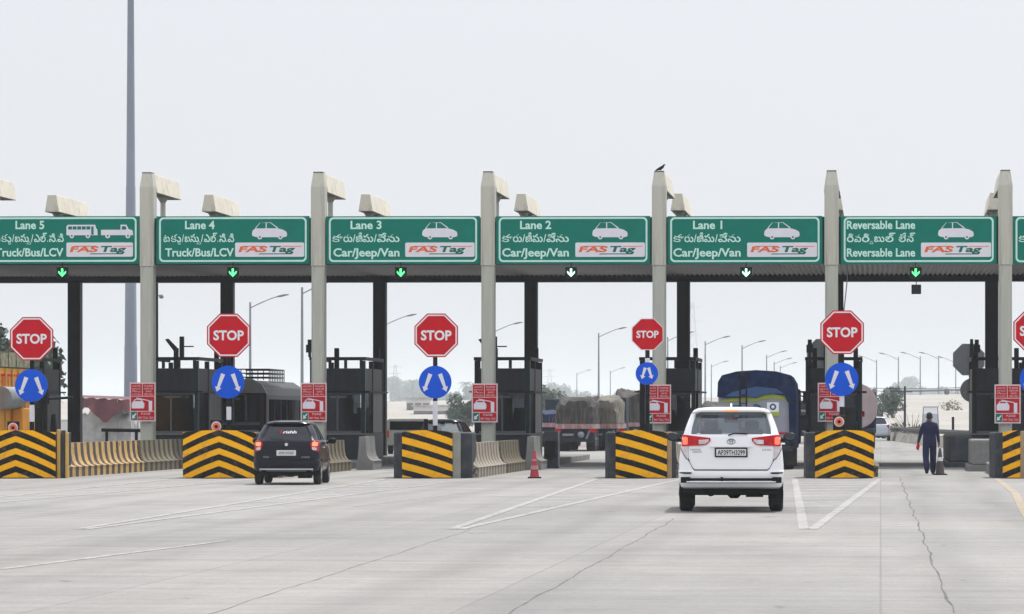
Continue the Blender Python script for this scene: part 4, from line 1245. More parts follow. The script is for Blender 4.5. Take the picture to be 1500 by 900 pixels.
class Car:
    """body made of stacked plan-view rings; windows are openings closed with glass"""
    def __init__(s, rings, wheels, R_arch, bands, pillars, L):
        s.rings = rings            # (z, hw, yr, yf, rc)
        s.wheels = wheels          # (y rear, y front, z)
        s.R = R_arch
        s.bands = bands            # indices k of ring intervals that are windows
        s.pillars = pillars        # side pillar y ranges
        s.NR, s.NC, s.NS, s.NF = 6, 5, 34, 6
    def half(s, ring):
        z, hw, yr, yf, rc = ring
        pts = []
        bow = 0.05
        for i in range(s.NR):
            x = (hw - rc) * i / s.NR
            pts.append((x, yr + bow * (x / hw) ** 2, 'rear'))
        y0 = yr + bow * ((hw - rc) / hw) ** 2
        for i in range(s.NC):
            t = R(90) * i / s.NC
            pts.append((hw - rc + rc * math.sin(t), y0 + rc * (1 - math.cos(t)), 'rcorner'))
        ya, yb = y0 + rc, yf - rc * 1.3
        for i in range(s.NS):
            t = i / (s.NS - 1)
            yy = ya + (yb - ya) * t
            barrel = 0.02 * math.sin(math.pi * t)
            pts.append((hw - 0.02 + barrel, yy, 'side'))
        for i in range(1, s.NC + 1):
            t = R(90) * i / s.NC
            pts.append((hw - rc + rc * math.cos(t) - 0.02 * (1 - i / s.NC), yb + rc * 1.3 * math.sin(t), 'fcorner'))
        for i in range(1, s.NF + 1):
            x = (hw - rc) * (1 - i / s.NF)
            pts.append((x, yf + 0.06 * (1 - (x / hw) ** 2) - 0.06 * (1 - ((hw - rc) / hw) ** 2), 'front'))
        return pts
    def ring_pts(s, ring):
        hp = s.half(ring)
        z0 = ring[0]
        full = []
        def zz(x, y, tagn):
            z = z0
            if tagn == 'side' or tagn.endswith('corner'):
                for yw in s.wheels[:2]:
                    d = abs(y - yw)
                    if d < s.R:
                        z = max(z, s.wheels[2] + math.sqrt(s.R ** 2 - d * d))
            return z
        for (x, y, t) in hp:
            full.append((x, y, zz(x, y, t), t))
        for (x, y, t) in hp[-2:0:-1]:
            full.append((-x, y, zz(x, y, t), t))
        return full
    def rear_y(s, x, z):
        rs = s.rings
        k = 0
        while k < len(rs) - 2 and rs[k + 1][0] < z:
            k += 1
        a, b = rs[k], rs[k + 1]
        t = max(0, min(1, (z - a[0]) / max(1e-6, b[0] - a[0])))
        _, hw, yr, yf, rc = [a[i] + (b[i] - a[i]) * t for i in range(5)]
        ax = abs(x)
        y0 = yr + 0.05 * (min(ax, hw - rc) / hw) ** 2
        if ax <= hw - rc:
            return y0
        d = min(1.0, (ax - hw + rc) / rc)
        return y0 + rc * (1 - math.sqrt(max(0, 1 - d * d)))
    def strip(s, cols, off=0.012, thick=0.01):
        """cols: list of (x, ztop, zbot) -> panel that follows the rear surface"""
        m = MB()
        nz = 4
        f, bk = [], []
        for x, zt, zb in cols:
            for k in range(nz + 1):
                z = zb + (zt - zb) * k / nz
                y = s.rear_y(x, z)
                f.append((x, y - off, z))
                bk.append((x, y - off + thick, z))
        n = len(cols)
        q = nz + 1
        fs = []
        T = n * q
        for i in range(n - 1):
            for k in range(nz):
                a = i * q + k
                fs.append((a, a + q, a + q + 1, a + 1))
            a = i * q
            fs.append((a, T + a, T + a + q, a + q))
            a = i * q + nz
            fs.append((a, a + q, T + a + q, T + a))
        for a0 in (0, (n - 1) * q):
            for k in range(nz):
                a = a0 + k
                fs.append((a, a + 1, T + a + 1, T + a))
        m.add(f + bk, fs)
        return m
    def build(s, parent, paint, glass_rear, glass_side, wheel_r, wheel_w, track, pane_lo=3):
        RP = [s.ring_pts(r) for r in s.rings]
        n = len(RP[0])
        body, rear, side, fro = MB(), MB(), MB(), MB()
        for mb in (body, rear, side, fro):
            mb.add([(x, y, z) for r in RP for (x, y, z, t) in r], [])
        for k in range(len(RP) - 1):
            for j in range(n):
                a, b = k * n + j, k * n + (j + 1) % n
                f = (a, b, b + n, a + n)
                tgt = body
                if k in s.bands:
                    ta, tb = RP[k][j][3], RP[k][(j + 1) % n][3]
                    jj = j if j < n // 2 else n - 1 - j
                    y = (RP[k][j][1] + RP[k][(j + 1) % n][1]) / 2
                    if jj < s.NR + 1:
                        tgt = rear
                    elif ta == tb == 'side':
                        i = jj - s.NR - s.NC
                        if 1 <= i <= s.NS - 4 and i not in s.pillars:
                            tgt = side
                    elif 'front' in (ta, tb):
                        tgt = fro
                tgt.f.append(f)
                tgt.mi.append(0)
        body.f.append(tuple(range((len(RP) - 1) * n, len(RP) * n)))
        body.mi.append(0)
        def clean(mb):
            used = sorted({i for f in mb.f for i in f})
            mp = {u: i for i, u in enumerate(used)}
            mb.v = [mb.v[u] for u in used]
            mb.f = [tuple(mp[i] for i in f) for f in mb.f]
            return mb
        b = clean(body).build('body', M[paint], parent, smooth=38)
        sd = b.modifiers.new('thickness', 'SOLIDIFY')
        sd.thickness = 0.025
        sd.offset = -1
        clean(rear).build('rear_window', M[glass_rear], parent, smooth=38)
        clean(side).build('side_windows', M[glass_side], parent, smooth=38)
        clean(fro).build('windscreen', M[glass_rear], parent, smooth=38)
        for yw in s.wheels[:2]:
            for sg in (-1, 1):
                wheel(parent, sg * (track - wheel_w / 2), yw, wheel_r, wheel_w, side=sg)
        z0, hw = s.rings[0][0], s.rings[0][1]
        m = MB()
        m.box(-hw + 0.30, hw - 0.30, s.rings[0][2] + 0.15, s.rings[0][3] - 0.3, z0 - 0.09, z0 + 0.25)
        m.tube((-0.7, s.wheels[0], wheel_r), (0.7, s.wheels[0], wheel_r), 0.06)
        m.ball((0.05, s.wheels[0], wheel_r), 0.13)
        m.tube((-0.35, 0.35, z0 - 0.05), (-0.35, 1.1, z0 - 0.05), 0.09)
        m.box(0.25, 0.55, 0.4, 1.0, z0 - 0.15, z0 - 0.091)
        for sg in (-1, 1):      # mud flaps and arch liners
            m.box(sg * track - (0.26 if sg > 0 else 0), sg * track + (0.26 if sg < 0 else 0), s.wheels[0] - s.R - 0.0, s.wheels[0] - s.R + 0.02, 0.22, 0.42)
            m.box(sg * (track - 0.30) - 0.01, sg * (track - 0.30) + 0.01, s.wheels[0] - s.R, s.wheels[0] + s.R, 0.34, 0.9)
        m.build('underbody', M['underbody'], parent)

# ---- white people carrier
inno = thing('white_car', 'white people carrier seen from behind with red tail lamps, number plate AP39TH3299', 'car', (X(1071, 68.0), 68.0, 0.024), -math.atan(0.058))
IR = [(0.40, 0.84, 0.13, 4.55, 0.25), (0.44, 0.875, 0.06, 4.62, 0.28), (0.52, 0.905, 0.02, 4.68, 0.28), (0.64, 0.915, 0.0, 4.70, 0.28), (0.70, 0.915, 0.02, 4.70, 0.28),
      (0.715, 0.912, 0.07, 4.70, 0.28), (0.85, 0.905, 0.085, 4.68, 0.26), (0.98, 0.895, 0.10, 4.60, 0.26), (1.06, 0.885, 0.11, 4.30, 0.26), (1.14, 0.875, 0.12, 3.75, 0.26), (1.29, 0.845, 0.14, 3.45, 0.24),
      (1.33, 0.825, 0.17, 3.35, 0.20), (1.44, 0.79, 0.24, 3.15, 0.17), (1.56, 0.745, 0.33, 2.9, 0.15), (1.68, 0.695, 0.43, 2.65, 0.14),
      (1.715, 0.675, 0.34, 2.55, 0.16), (1.745, 0.645, 0.33, 2.48, 0.18), (1.775, 0.58, 0.40, 2.38, 0.18), (1.792, 0.45, 0.6, 2.2, 0.18), (1.80, 0.25, 0.9, 1.9, 0.10)]
ic = Car(IR, (0.98, 3.73, 0.33), 0.40, {11, 12, 13}, {6, 7, 17, 18}, 4.73)
ic.build(inno, 'white_car', 'glass_clear', 'glass_tint', 0.33, 0.235, 0.895)
m = MB()   # interior
m.box(-0.72, 0.72, 0.5, 3.6, 0.75, 0.95)
m.box(-0.65, 0.65, 3.1, 3.4, 0.95, 1.22)
m.build('cabin_floor', M['interior'], inno)
for x in (-0.36, 0.36):
    for yy, zt in ((1.9, 1.40), (2.75, 1.42)):
        m = MB(); m.box(x - 0.19, x + 0.19, yy, yy + 0.12, 0.95, zt); m.box(x - 0.12, x + 0.12, yy + 0.02, yy + 0.10, zt, zt + 0.16)
        m.box(x - 0.22, x + 0.22, yy + 0.12, yy + 0.6, 0.95, 1.05)
        m.build('car_seat', M['seat'], inno, bevel=0.05)
m = MB(); m.box(-0.13, 0.13, 2.85, 2.88, 1.52, 1.58); m.build('rear_view_mirror', M['black'], inno, bevel=0.02)
for sg in (-1, 1):
    cols = [(0.355, 1.265, 1.22), (0.42, 1.275, 1.155), (0.50, 1.285, 1.14), (0.62, 1.30, 1.135), (0.74, 1.315, 1.13), (0.80, 1.32, 1.125), (0.85, 1.31, 1.12)]
    m = ic.strip([(sg * x, a, b) for x, a, b in cols], 0.022, 0.02)
    tl = m.build('tail_lamp', M['tail_red'], inno, smooth=40)
    m = ic.strip([(sg * x, a, b) for x, a, b in [(0.385, 1.245, 1.21), (0.44, 1.24, 1.165), (0.50, 1.235, 1.16), (0.555, 1.235, 1.16)]], 0.030, 0.009)
    m.build('reversing_lens', M['lens_clear'], tl, smooth=40)
    m = ic.strip([(sg * x, a, b) for x, a, b in [(0.745, 1.27, 1.16), (0.79, 1.285, 1.15), (0.83, 1.27, 1.16)]], 0.030, 0.009)
    m.build('lit_bulb', M['tail_lit'], tl, smooth=40)
    m = ic.strip([(sg * x, a, b) for x, a, b in [(0.735, 1.12, 0.90), (0.77, 1.12, 0.93), (0.81, 1.115, 0.99), (0.85, 1.11, 1.06)]], 0.018, 0.016)
    m.build('lower_lens', M['lens_clear'], inno, smooth=40)
    m = ic.strip([(sg * x, a, a - 0.03) for x, a in [(0.715, 0.89), (0.735, 0.92)]] + [(sg * x, a, a - 0.035) for x, a in [(0.77, 0.945), (0.81, 1.0), (0.85, 1.07), (0.865, 1.10)]], 0.016, 0.015)
    m.build('lamp_seam', M['black'], inno)
    # hatch seam and light-strip edge
    m = ic.strip([(sg * x, a, b) for x, a, b in [(0.645, 0.735, 0.722), (0.66, 0.77, 0.74), (0.72, 0.885, 0.86), (0.735, 0.91, 0.885), (0.745, 1.12, 0.89)]], 0.004, 0.003)
    m = ic.strip([(sg * x, a, a - 0.018) for x, a in [(0.62, 0.728), (0.66, 0.765), (0.70, 0.84), (0.735, 0.905)]], 0.005, 0.004)
    m.build('hatch_seam', M['black'], inno)
    m = ic.strip([(sg * x, a, b) for x, a, b in [(0.665, 0.672, 0.668), (0.70, 0.682, 0.652), (0.80, 0.682, 0.652), (0.885, 0.680, 0.660)]], 0.012, 0.011)
    m.build('bumper_reflector', M['black'], inno)
    # door mirrors
    m = MB()
    m.ball((sg * 1.04, 3.05, 1.27), 0.13, n=16, sc=(0.95, 0.45, 0.62))
    m.tube((sg * 0.86, 3.1, 1.20), (sg * 0.97, 3.07, 1.23), 0.035)
    mm = m.build('door_mirror', M['black'], inno, smooth=50)
    m = MB(); m.prism_xz([(sg * 1.04 + 0.095 * math.cos(t), 1.27 + 0.058 * math.sin(t)) for t in [R(20 * k) for k in range(18)]], 2.985, 2.992)
    m.build('mirror_glass', M['seat'], mm)
    m = MB()
    m.box(sg * 0.90 - 0.04, sg * 0.90 + 0.04, 1.9, 2.02, 1.14, 1.17)
    m.build('door_handle', M['white_car'], inno, bevel=0.01)
m = ic.strip([(x, 0.728, 0.712) for x in [-0.62, -0.3, 0, 0.3, 0.62]], 0.016, 0.015)
m.build('hatch_seam', M['black'], inno)
m = ic.strip([(x, 1.128, 1.108) for x in [-0.36, -0.2, 0, 0.2, 0.36]], 0.022, 0.02)
m.build('hatch_ledge', M['white_car'], inno)
# wiper, spoiler brake light, antenna
m = MB(); m.path([(-0.05, 0.13, 1.31), (0.05, 0.135, 1.345), (0.28, 0.15, 1.335)], 0.012, n=6); m.build('rear_wiper', M['black'], inno)
m = ic.strip([(x, 1.765, 1.722) for x in [-0.12, -0.06, 0, 0.06, 0.12]], 0.03, 0.05)
m.build('brake_strip', M['brake_lit'], inno)
m = MB(); m.prism_yz([(0.75, 1.80), (0.9, 1.80), (0.88, 1.855), (0.84, 1.86)], -0.015, 0.015); m.build('roof_antenna', M['white_car'], inno)
def plate(parent, cx, z, w, h, y, txt, frame=True, yaw=0):
    m = MB(); m.box(cx - w / 2, cx + w / 2, y, y + 0.02, z - h / 2, z + h / 2)
    p_ = m.build('number_plate', M['black'] if frame else M['plate_white'], parent, bevel=0.008)
    if frame:
        m = MB(); m.box(cx - w / 2 + 0.025, cx + w / 2 - 0.025, y - 0.006, y - 0.001, z - h / 2 + 0.025, z + h / 2 - 0.025)
        m.build('plate_face', M['plate_white'], p_)
    m = MB(); m.text(txt, cx - w / 2 + 0.05, cx + w / 2 - 0.045, z - h * 0.24, h * 0.48, y - 0.010, off=0.010)
    m.build('lettering', M['black'], p_)
plate(inno, 0.0, 1.02, 0.56, 0.165, ic.rear_y(0, 1.02) - 0.03, 'AP39TH3299')
m = MB()
for (rx, rz) in ((0.075, 0.05), (0.028, 0.048), (0.05, 0.02)):
    zz = 1.205 if rz != 0.02 else 1.225
    n2 = 28
    A = [(rx * math.cos(2 * math.pi * k / n2), ic.rear_y(0, 1.2) - 0.012, zz + rz * math.sin(2 * math.pi * k / n2)) for k in range(n2)]
    B = [((rx - 0.010) * math.cos(2 * math.pi * k / n2), ic.rear_y(0, 1.2) - 0.012, zz + (rz - 0.010) * math.sin(2 * math.pi * k / n2)) for k in range(n2)]
    m.add(A + B, [(k, (k + 1) % n2, n2 + (k + 1) % n2, n2 + k) for k in range(n2)])
m.build('emblem', M['booth_side'], inno)
m = MB()
yb = ic.rear_y(0.6, 1.0) - 0.012
m.text('INNOVA', -0.70, -0.52, 1.055, 0.028, yb, off=0.01)
m.text('CRYSTA', -0.66, -0.50, 1.015, 0.026, yb, off=0.01)
m.text('2.4 GX', 0.53, 0.69, 1.05, 0.030, yb, off=0.01)
m.build('badge_lettering', M['booth_side'], inno)
m = MB()   # tow guard bar
m.tube((-0.82, -0.03, 0.56), (0.82, -0.03, 0.56), 0.022, n=10)
m.tube((-0.76, -0.05, 0.515), (0.76, -0.05, 0.515), 0.018, n=10, m=1)
m.box(-0.86, -0.70, -0.06, 0.02, 0.50, 0.60); m.box(0.70, 0.86, -0.06, 0.02, 0.50, 0.60)
m.box(-0.18, -0.14, -0.04, 0.02, 0.50, 0.60)
m.build('rear_guard', [M['black'], M['chrome']], inno, smooth=40)
m = ic.strip([(x, 0.40, 0.31) for x in [-0.84, -0.5, 0, 0.5, 0.84]], -0.03, 0.03)
m.build('bumper_skirt', M['underbody'], inno)

# ---- dark hatchback
ert = thing('dark_hatchback', 'dark blue hatchback with a silver bumper strip and lettering on its rear window', 'car', (X(419, 94.5), 94.5, 0.024), -math.atan(0.030))
ER = [(0.30, 0.74, 0.10, 3.62, 0.22), (0.36, 0.775, 0.03, 3.68, 0.24), (0.48, 0.80, 0.0, 3.72, 0.24), (0.58, 0.805, 0.02, 3.72, 0.24), (0.595, 0.80, 0.06, 3.72, 0.24),
      (0.78, 0.795, 0.07, 3.70, 0.24), (0.88, 0.785, 0.08, 3.5, 0.24), (0.94, 0.78, 0.09, 3.05, 0.24), (1.03, 0.765, 0.11, 2.8, 0.22),
      (1.06, 0.745, 0.14, 2.72, 0.25), (1.18, 0.705, 0.24, 2.55, 0.26), (1.31, 0.645, 0.36, 2.33, 0.26), (1.43, 0.58, 0.48, 2.12, 0.25),
      (1.455, 0.555, 0.42, 2.06, 0.25), (1.49, 0.49, 0.44, 1.98, 0.25), (1.515, 0.37, 0.58, 1.85, 0.2), (1.53, 0.18, 0.8, 1.6, 0.10)]
ec = Car(ER, (0.68, 3.08, 0.29), 0.35, {9, 10, 11}, {7, 8, 17, 18}, 3.7)
ec.build(ert, 'dark_car', 'glass_tint', 'glass_tint', 0.29, 0.18, 0.79)
m = MB(); m.box(-0.62, 0.62, 0.4, 2.9, 0.6, 0.8); m.build('cabin_floor', M['interior'], ert)
for x in (-0.33, 0.33):
    for yy in (1.2, 2.0):
        m = MB(); m.box(x - 0.18, x + 0.18, yy, yy + 0.12, 0.8, 1.22); m.box(x - 0.11, x + 0.11, yy + 0.02, yy + 0.1, 1.22, 1.34)
        m.build('car_seat', M['seat'], ert, bevel=0.04)
for sg in (-1, 1):
    m = ec.strip([(sg * x, a, b) for x, a, b in [(0.57, 0.99, 0.93), (0.62, 1.04, 0.82), (0.68, 1.06, 0.80), (0.73, 1.05, 0.79), (0.765, 1.02, 0.80)]], 0.025, 0.024)
    tl = m.build('tail_lamp', M['tail_red'], ert, smooth=40)
    m = ec.strip([(sg * x, a, b) for x, a, b in [(0.61, 1.0, 0.93), (0.66, 1.02, 0.91), (0.71, 1.01, 0.92), (0.74, 1.0, 0.93)]], 0.033, 0.009)
    m.build('lit_bulb', M['brake_lit'], tl, smooth=40)
    m = ec.strip([(sg * x, a, b) for x, a, b in [(0.61, 0.90, 0.84), (0.66, 0.89, 0.82), (0.72, 0.88, 0.82)]], 0.033, 0.009)
    m.build('reversing_lens', M['lens_clear'], tl, smooth=40)
    m = MB()
    m.ball((sg * 0.92, 2.35, 1.03), 0.11, n=14, sc=(0.95, 0.5, 0.72))
    m.tube((sg * 0.78, 2.4, 0.98), (sg * 0.87, 2.37, 1.0), 0.03)
    m.build('door_mirror', M['black'], ert, smooth=50)
    m = MB()
    m.box(sg * 0.80 - 0.02, sg * 0.80 + 0.02, 1.35, 1.5, 0.86, 0.89)
    m.build('door_handle', M['chrome'], ert, bevel=0.008)
    m = MB(); m.box(sg * 0.795 - 0.004, sg * 0.795 + 0.012, 1.1, 2.7, 0.42, 0.46); m.build('door_moulding', M['chrome'], ert)
m = ec.strip([(x, 0.385, 0.35) for x in [-0.64, -0.3, 0, 0.3, 0.64]], 0.03, 0.02)
m.build('bumper_strip', M['strip_bright'], ert)
m = ec.strip([(x, 0.34, 0.315) for x in [-0.64, -0.3, 0, 0.3, 0.64]], 0.012, 0.011)
m.build('bumper_lower_strip', M['galv'], ert)
m = ec.strip([(x, 0.30, 0.22) for x in [-0.72, -0.4, 0, 0.4, 0.72]], -0.03, 0.03)
m.build('bumper_skirt', M['underbody'], ert)
m = ec.strip([(x, 0.592, 0.58) for x in [-0.62, -0.3, 0, 0.3, 0.62]], 0.012, 0.011)
m.build('hatch_seam', M['black'], ert)
plate(ert, 0.0, 0.755, 0.46, 0.13, ec.rear_y(0, 0.755) - 0.03, 'AP39 CV5107', frame=False)
m = MB(); m.prism_xz([(0.04 * math.cos(R(k * 30)), 0.955 + 0.04 * math.sin(R(k * 30))) for k in range(12)], ec.rear_y(0, 0.95) - 0.015, ec.rear_y(0, 0.95) - 0.003)
m.build('emblem', M['chrome'], ert)
m = MB()
yb = ec.rear_y(0.45, 0.65) - 0.012
m.text('VDI', -0.56, -0.42, 0.635, 0.045, yb, off=0.01); m.text('HYBRID', 0.36, 0.56, 0.635, 0.04, yb, off=0.01)
m.build('badge_lettering', M['galv'], ert)
m = MB()
def rw(mb, t, x0, x1, z, c_, off):
    vs, fs = glyphs(t, 0.02)
    a0, a1 = min(v[0] for v in vs), max(v[0] for v in vs)
    q = [(x0 + (v[0] - a0) / (a1 - a0) * (x1 - x0) + 0.25 * v[1] * c_, 0, z + v[1] * c_ / 0.69) for v in vs]
    mb.add([(x, ec.rear_y(x, zz) - off, zz) for x, _, zz in q], fs)
rw(m, 'rishh', -0.09, 0.22, 1.22, 0.065, 0.012); m.build('window_lettering', M['white'], ert)
m = MB(); rw(m, 'K', -0.16, -0.10, 1.22, 0.085, 0.012); m.build('window_lettering', M['red'], ert)
m = MB(); m.path([(0.0, 0.10, 1.05), (-0.1, 0.11, 1.085), (-0.34, 0.13, 1.09)], 0.010, n=6); m.build('rear_wiper', M['black'], ert)

# ---- distant silver car
sil = thing('silver_car', 'small silver car driving away beyond the booths, left of the walking man', 'car', (X(1286, 252), 252, 0.024), RZ * 0.9)
sc_ = Car([(z, hw, yr, yf, rc) for z, hw, yr, yf, rc in ER], (0.68, 3.08, 0.29), 0.35, {9, 10, 11}, {7, 8, 17, 18}, 3.7)
sc_.build(sil, 'silver_car', 'glass_tint', 'glass_tint', 0.29, 0.18, 0.79)
for sg in (-1, 1):
    m = sc_.strip([(sg * x, a, b) for x, a, b in [(0.57, 0.99, 0.93), (0.65, 1.05, 0.82), (0.73, 1.05, 0.79)]], 0.025, 0.024)
    m.build('tail_lamp', M['tail_red'], sil)

# ---- tanker with blue hood
def rr_poly(w, z0, z1, r, n=6, top=None):
    out = []
    for cx, cz, a0, q in ((w - r, z1 - r, 0, r), (-w + r, z1 - r, 90, r), (-w + r, z0 + r, 180, r), (w - r, z0 + r, 270, r)):
        for k in range(n + 1):
            t = R(a0 + 90 * k / n)
            out.append((cx + q * math.cos(t), cz + q * math.sin(t)))
    return out
tk = thing('blue_tanker', 'tanker lorry with a blue hood and lime edged grey rear, ahead of the white car', 'tanker lorry', (X(1108, 121), 121, 0.024), RZ * 0.9)
m = MB()
pr = rr_poly(1.16, 0.95, 2.75, 0.42)
m.loft([[(x, yy, z) for x, z in pr] for yy in (0.08, 0.14, 7.5)])
m.build('tank', M['tank_grey'], tk, smooth=35, bevel=0.03)
m = MB()
top = [(-1.19, 2.2), (-1.17, 2.65), (-1.05, 2.86), (-0.6, 2.98), (0, 3.02), (0.6, 2.98), (1.05, 2.86), (1.17, 2.65), (1.22, 2.2), (1.22, 0.8), (1.0, 0.8), (0.98, 2.0), (0.86, 2.24), (0.5, 2.30), (0.25, 2.27), (0.0, 2.17), (-0.3, 2.2), (-0.9, 2.16)]
m.prism_xz(top, -0.04, 7.4)
m.build('hood', M['tank_blue'], tk, smooth=35)
m = MB(); m.prism_xz([(-0.95, 2.22), (-0.7, 2.36), (0, 2.52), (0.6, 2.46), (0.84, 2.3), (0.5, 2.31), (0.25, 2.28), (0, 2.18), (-0.3, 2.21)], -0.055, -0.043)
m.build('light_blue_wave', M['tank_blue2'], tk)
m = MB()
m.prism_xz([(-1.12, 2.05), (-0.9, 2.155), (-0.3, 2.195), (0, 2.165), (0.25, 2.265), (0.5, 2.295), (0.84, 2.23), (0.95, 2.05), (0.8, 2.12), (0.5, 2.17), (0.25, 2.14), (0.0, 2.06), (-0.3, 2.09), (-0.9, 2.05)], 0.05, 0.075)
m.build('lime_wave', M['lime'], tk)
m = MB(); m.box(0.32, 0.68, 0.055, 0.073, 1.72, 2.04); st = m.build('logo_sticker', M['white'], tk)
m = MB(); n2 = 24
m.add([(0.5 + 0.10 * math.cos(2 * math.pi * k / n2), 0.05, 1.90 + 0.10 * math.sin(2 * math.pi * k / n2)) for k in range(n2)] + [(0.5 + 0.05 * math.cos(2 * math.pi * k / n2), 0.05, 1.90 + 0.05 * math.sin(2 * math.pi * k / n2)) for k in range(n2)], [(k, (k + 1) % n2, n2 + (k + 1) % n2, n2 + k) for k in range(n2)])
m.build('round_logo', M['tank_blue2'], st)
m = MB(); m.box(0.32, 0.70, 0.045, 0.054, 1.62, 1.75); m.build('yellow_label', M['lime'], tk)
m = MB(); m.box(-0.72, -0.45, 0.045, 0.07, 1.45, 1.95); q_ = m.build('blue_notice', M['tank_blue2'], tk)
m = MB(); m.box(-0.67, -0.50, 0.037, 0.044, 1.6, 1.88); m.build('notice_face', M['sign_white'], q_)
m = MB(); m.path([(0 + 0.18 * math.cos(R(a)) - 0.02, 0.04, 1.78 + 0.18 * math.sin(R(a))) for a in range(-40, 130, 17)], 0.025, n=6); m.build('painted_crescent', M['tank_blue2'], tk)
m = MB()
for x in (-0.50, -0.30):
    m.tube((x, -0.08, 0.9), (x, -0.08, 2.95), 0.022, n=8)
for k in range(8):
    m.tube((-0.50, -0.08, 1.0 + k * 0.25), (-0.30, -0.08, 1.0 + k * 0.25), 0.016, n=6)
m.build('ladder', M['dark_steel'], tk)
m = MB(); m.box(-1.15, 1.2, 0.1, 7.6, 0.62, 0.94); m.box(-1.1, 1.1, -0.05, 0.1, 0.55, 0.72); m.box(0.15, 0.95, 0.03, 0.075, 1.08, 1.13, 1)
m.build('chassis', [M['truck_blue'], M['red_dull']], tk)
m = MB(); m.box(-1.2, 1.25, 7.7, 9.6, 0.7, 2.5); m.build('cab', M['tank_blue'], tk, bevel=0.08)
m = MB(); m.box(1.32, 1.48, 8.9, 8.96, 2.02, 2.42); m.tube((1.2, 9, 2.3), (1.34, 8.95, 2.25), 0.02); m.build('cab_mirror', M['black'], tk, bevel=0.02)
m = MB(); m.box(1.225, 1.5, 7.8, 9.2, 1.15, 1.65); m.build('fender', M['truck_blue'], tk, bevel=0.03)
for yy in (1.2, 2.5, 8.6):
    for sg in (-1, 1):
        wheel(tk, sg * 0.98, yy, 0.5, 0.30, 'galv', sg)
for sg in (-1, 1):
    m = MB(); m.box(sg * 0.98 - 0.22, sg * 0.98 + 0.22, 0.4, 0.43, 0.15, 0.62); m.build('mud_flap', M['rubber'], tk)

# ---- dusty pink tanker beyond the booth
t2 = thing('pink_tanker', 'dusty pink tanker beyond the end on booth, left of the silver car', 'tanker lorry', (X(1248, 192), 192, 0.024), RZ)
m = MB(); pr = rr_poly(1.2, 1.0, 3.15, 0.95)
m.loft([[(x, yy, z) for x, z in pr] for yy in (0.0, 0.1, 8.0)]); m.build('tank', M['tank_pink'], t2, smooth=35)
for yy in (1, 3, 5, 7):
    m = MB(); pr = rr_poly(1.215, 0.985, 3.165, 0.95)
    m.loft([[(x, y_, z) for x, z in pr] for y_ in (yy, yy + 0.1)]); m.build('tank_hoop', M['cloud_white'], t2, smooth=35)
m = MB(); m.box(-1.1, 1.1, 0.1, 9.5, 0.6, 0.98); m.build('chassis', M['truck_blue'], t2)
m = MB(); m.box(-1.15, 1.15, 8.1, 10, 0.7, 2.8); m.build('cab', M['tank_blue'], t2, bevel=0.08)
for yy in (1.2, 2.5, 9):
    for sg in (-1, 1):
        wheel(t2, sg * 0.95, yy, 0.5, 0.3, 'galv', sg)

# ---- bus in lane 4
Yb = 139.0
bus = thing('bus', 'old bus with cream roof front and black roof rack waiting left of the dark hatchback', 'bus', (X(338, Yb), Yb, 0.024), RZ)
bw = 1.24
pr = [(-bw, 0.35), (bw, 0.35), (bw, 2.35), (bw - 0.08, 2.62), (bw - 0.45, 2.86), (-bw + 0.45, 2.86), (-bw + 0.08, 2.62), (-bw, 2.35)]
m = MB(); m.loft([[(x, yy, z) for x, z in pr] for yy in (0.12, 9.6)]); m.build('body', M['bus_dark'], bus, bevel=0.04)
m = MB(); m.loft([[(x * 1.0, -0.02, z) for x, z in [(-bw - 0.02, 2.42), (bw + 0.02, 2.42), (bw - 0.15, 2.72), (bw - 0.5, 2.90), (-bw + 0.5, 2.90), (-bw + 0.15, 2.72)]], [(x, 0.115, z) for x, z in [(-bw - 0.02, 2.42), (bw + 0.02, 2.42), (bw - 0.15, 2.74), (bw - 0.5, 2.92), (-bw + 0.5, 2.92), (-bw + 0.15, 2.74)]]])
m.build('roof_visor', M['bus_cream'], bus)
m = MB(); m.box(-bw + 0.1, bw - 0.3, 0.08, 0.11, 1.42, 2.36); m.build('rear_glass', M['glass_tint'], bus)
m = MB()
for x in (-0.9, -0.45, 0.05, 0.5):
    m.box(x, x + 0.06, 0.05, 0.075, 1.42, 2.36)
m.box(-bw + 0.05, bw - 0.1, 0.05, 0.075, 1.30, 1.40)
m.build('window_bars', M['galv'], bus)
m = MB(); m.box(bw - 0.22, bw - 0.10, 0.02, 0.10, 0.5, 2.40); m.build('corner_pillar', M['bus_maroon'], bus)
m = MB(); m.box(-bw + 0.02, bw - 0.24, 0.06, 0.11, 0.95, 1.12); m.build('white_band', M['sign_white'], bus)
m = MB(); m.box(-bw + 0.02, bw - 0.24, 0.06, 0.11, 0.6, 0.945); m.build('green_band', M['bus_green'], bus)
for k in range(6):
    m = MB(); m.box(bw + 0.002, bw + 0.02, 0.7 + k * 1.45, 1.9 + k * 1.45, 1.35, 2.2); m.build('side_window', M['glass_tint'], bus)
m = MB(); m.box(bw + 0.002, bw + 0.025, 0.3, 9.3, 1.0, 1.12); m.build('side_band', M['galv'], bus)
m = MB()
for zz in (2.98, 3.12, 3.26):
    m.tube((-0.2, 1.0, zz), (1.2, 1.0, zz), 0.022, n=6); m.tube((1.2, 1.0, zz), (1.2, 4.5, zz), 0.022, n=6)
    m.tube((-0.2, 4.5, zz), (1.2, 4.5, zz), 0.022, n=6)
for k in range(8):
    m.tube((-0.2 + k * 0.2, 1.0, 2.88), (-0.2 + k * 0.2, 1.0, 3.28), 0.018, n=6)
for k in range(10):
    m.tube((1.2, 1.0 + k * 0.39, 2.8), (1.2, 1.0 + k * 0.39, 3.28), 0.018, n=6)
m.build('roof_rack', M['black'], bus)
for yy in (2.0, 7.8):
    for sg in (-1, 1):
        wheel(bus, sg * 1.05, yy, 0.48, 0.28, 'galv', sg)
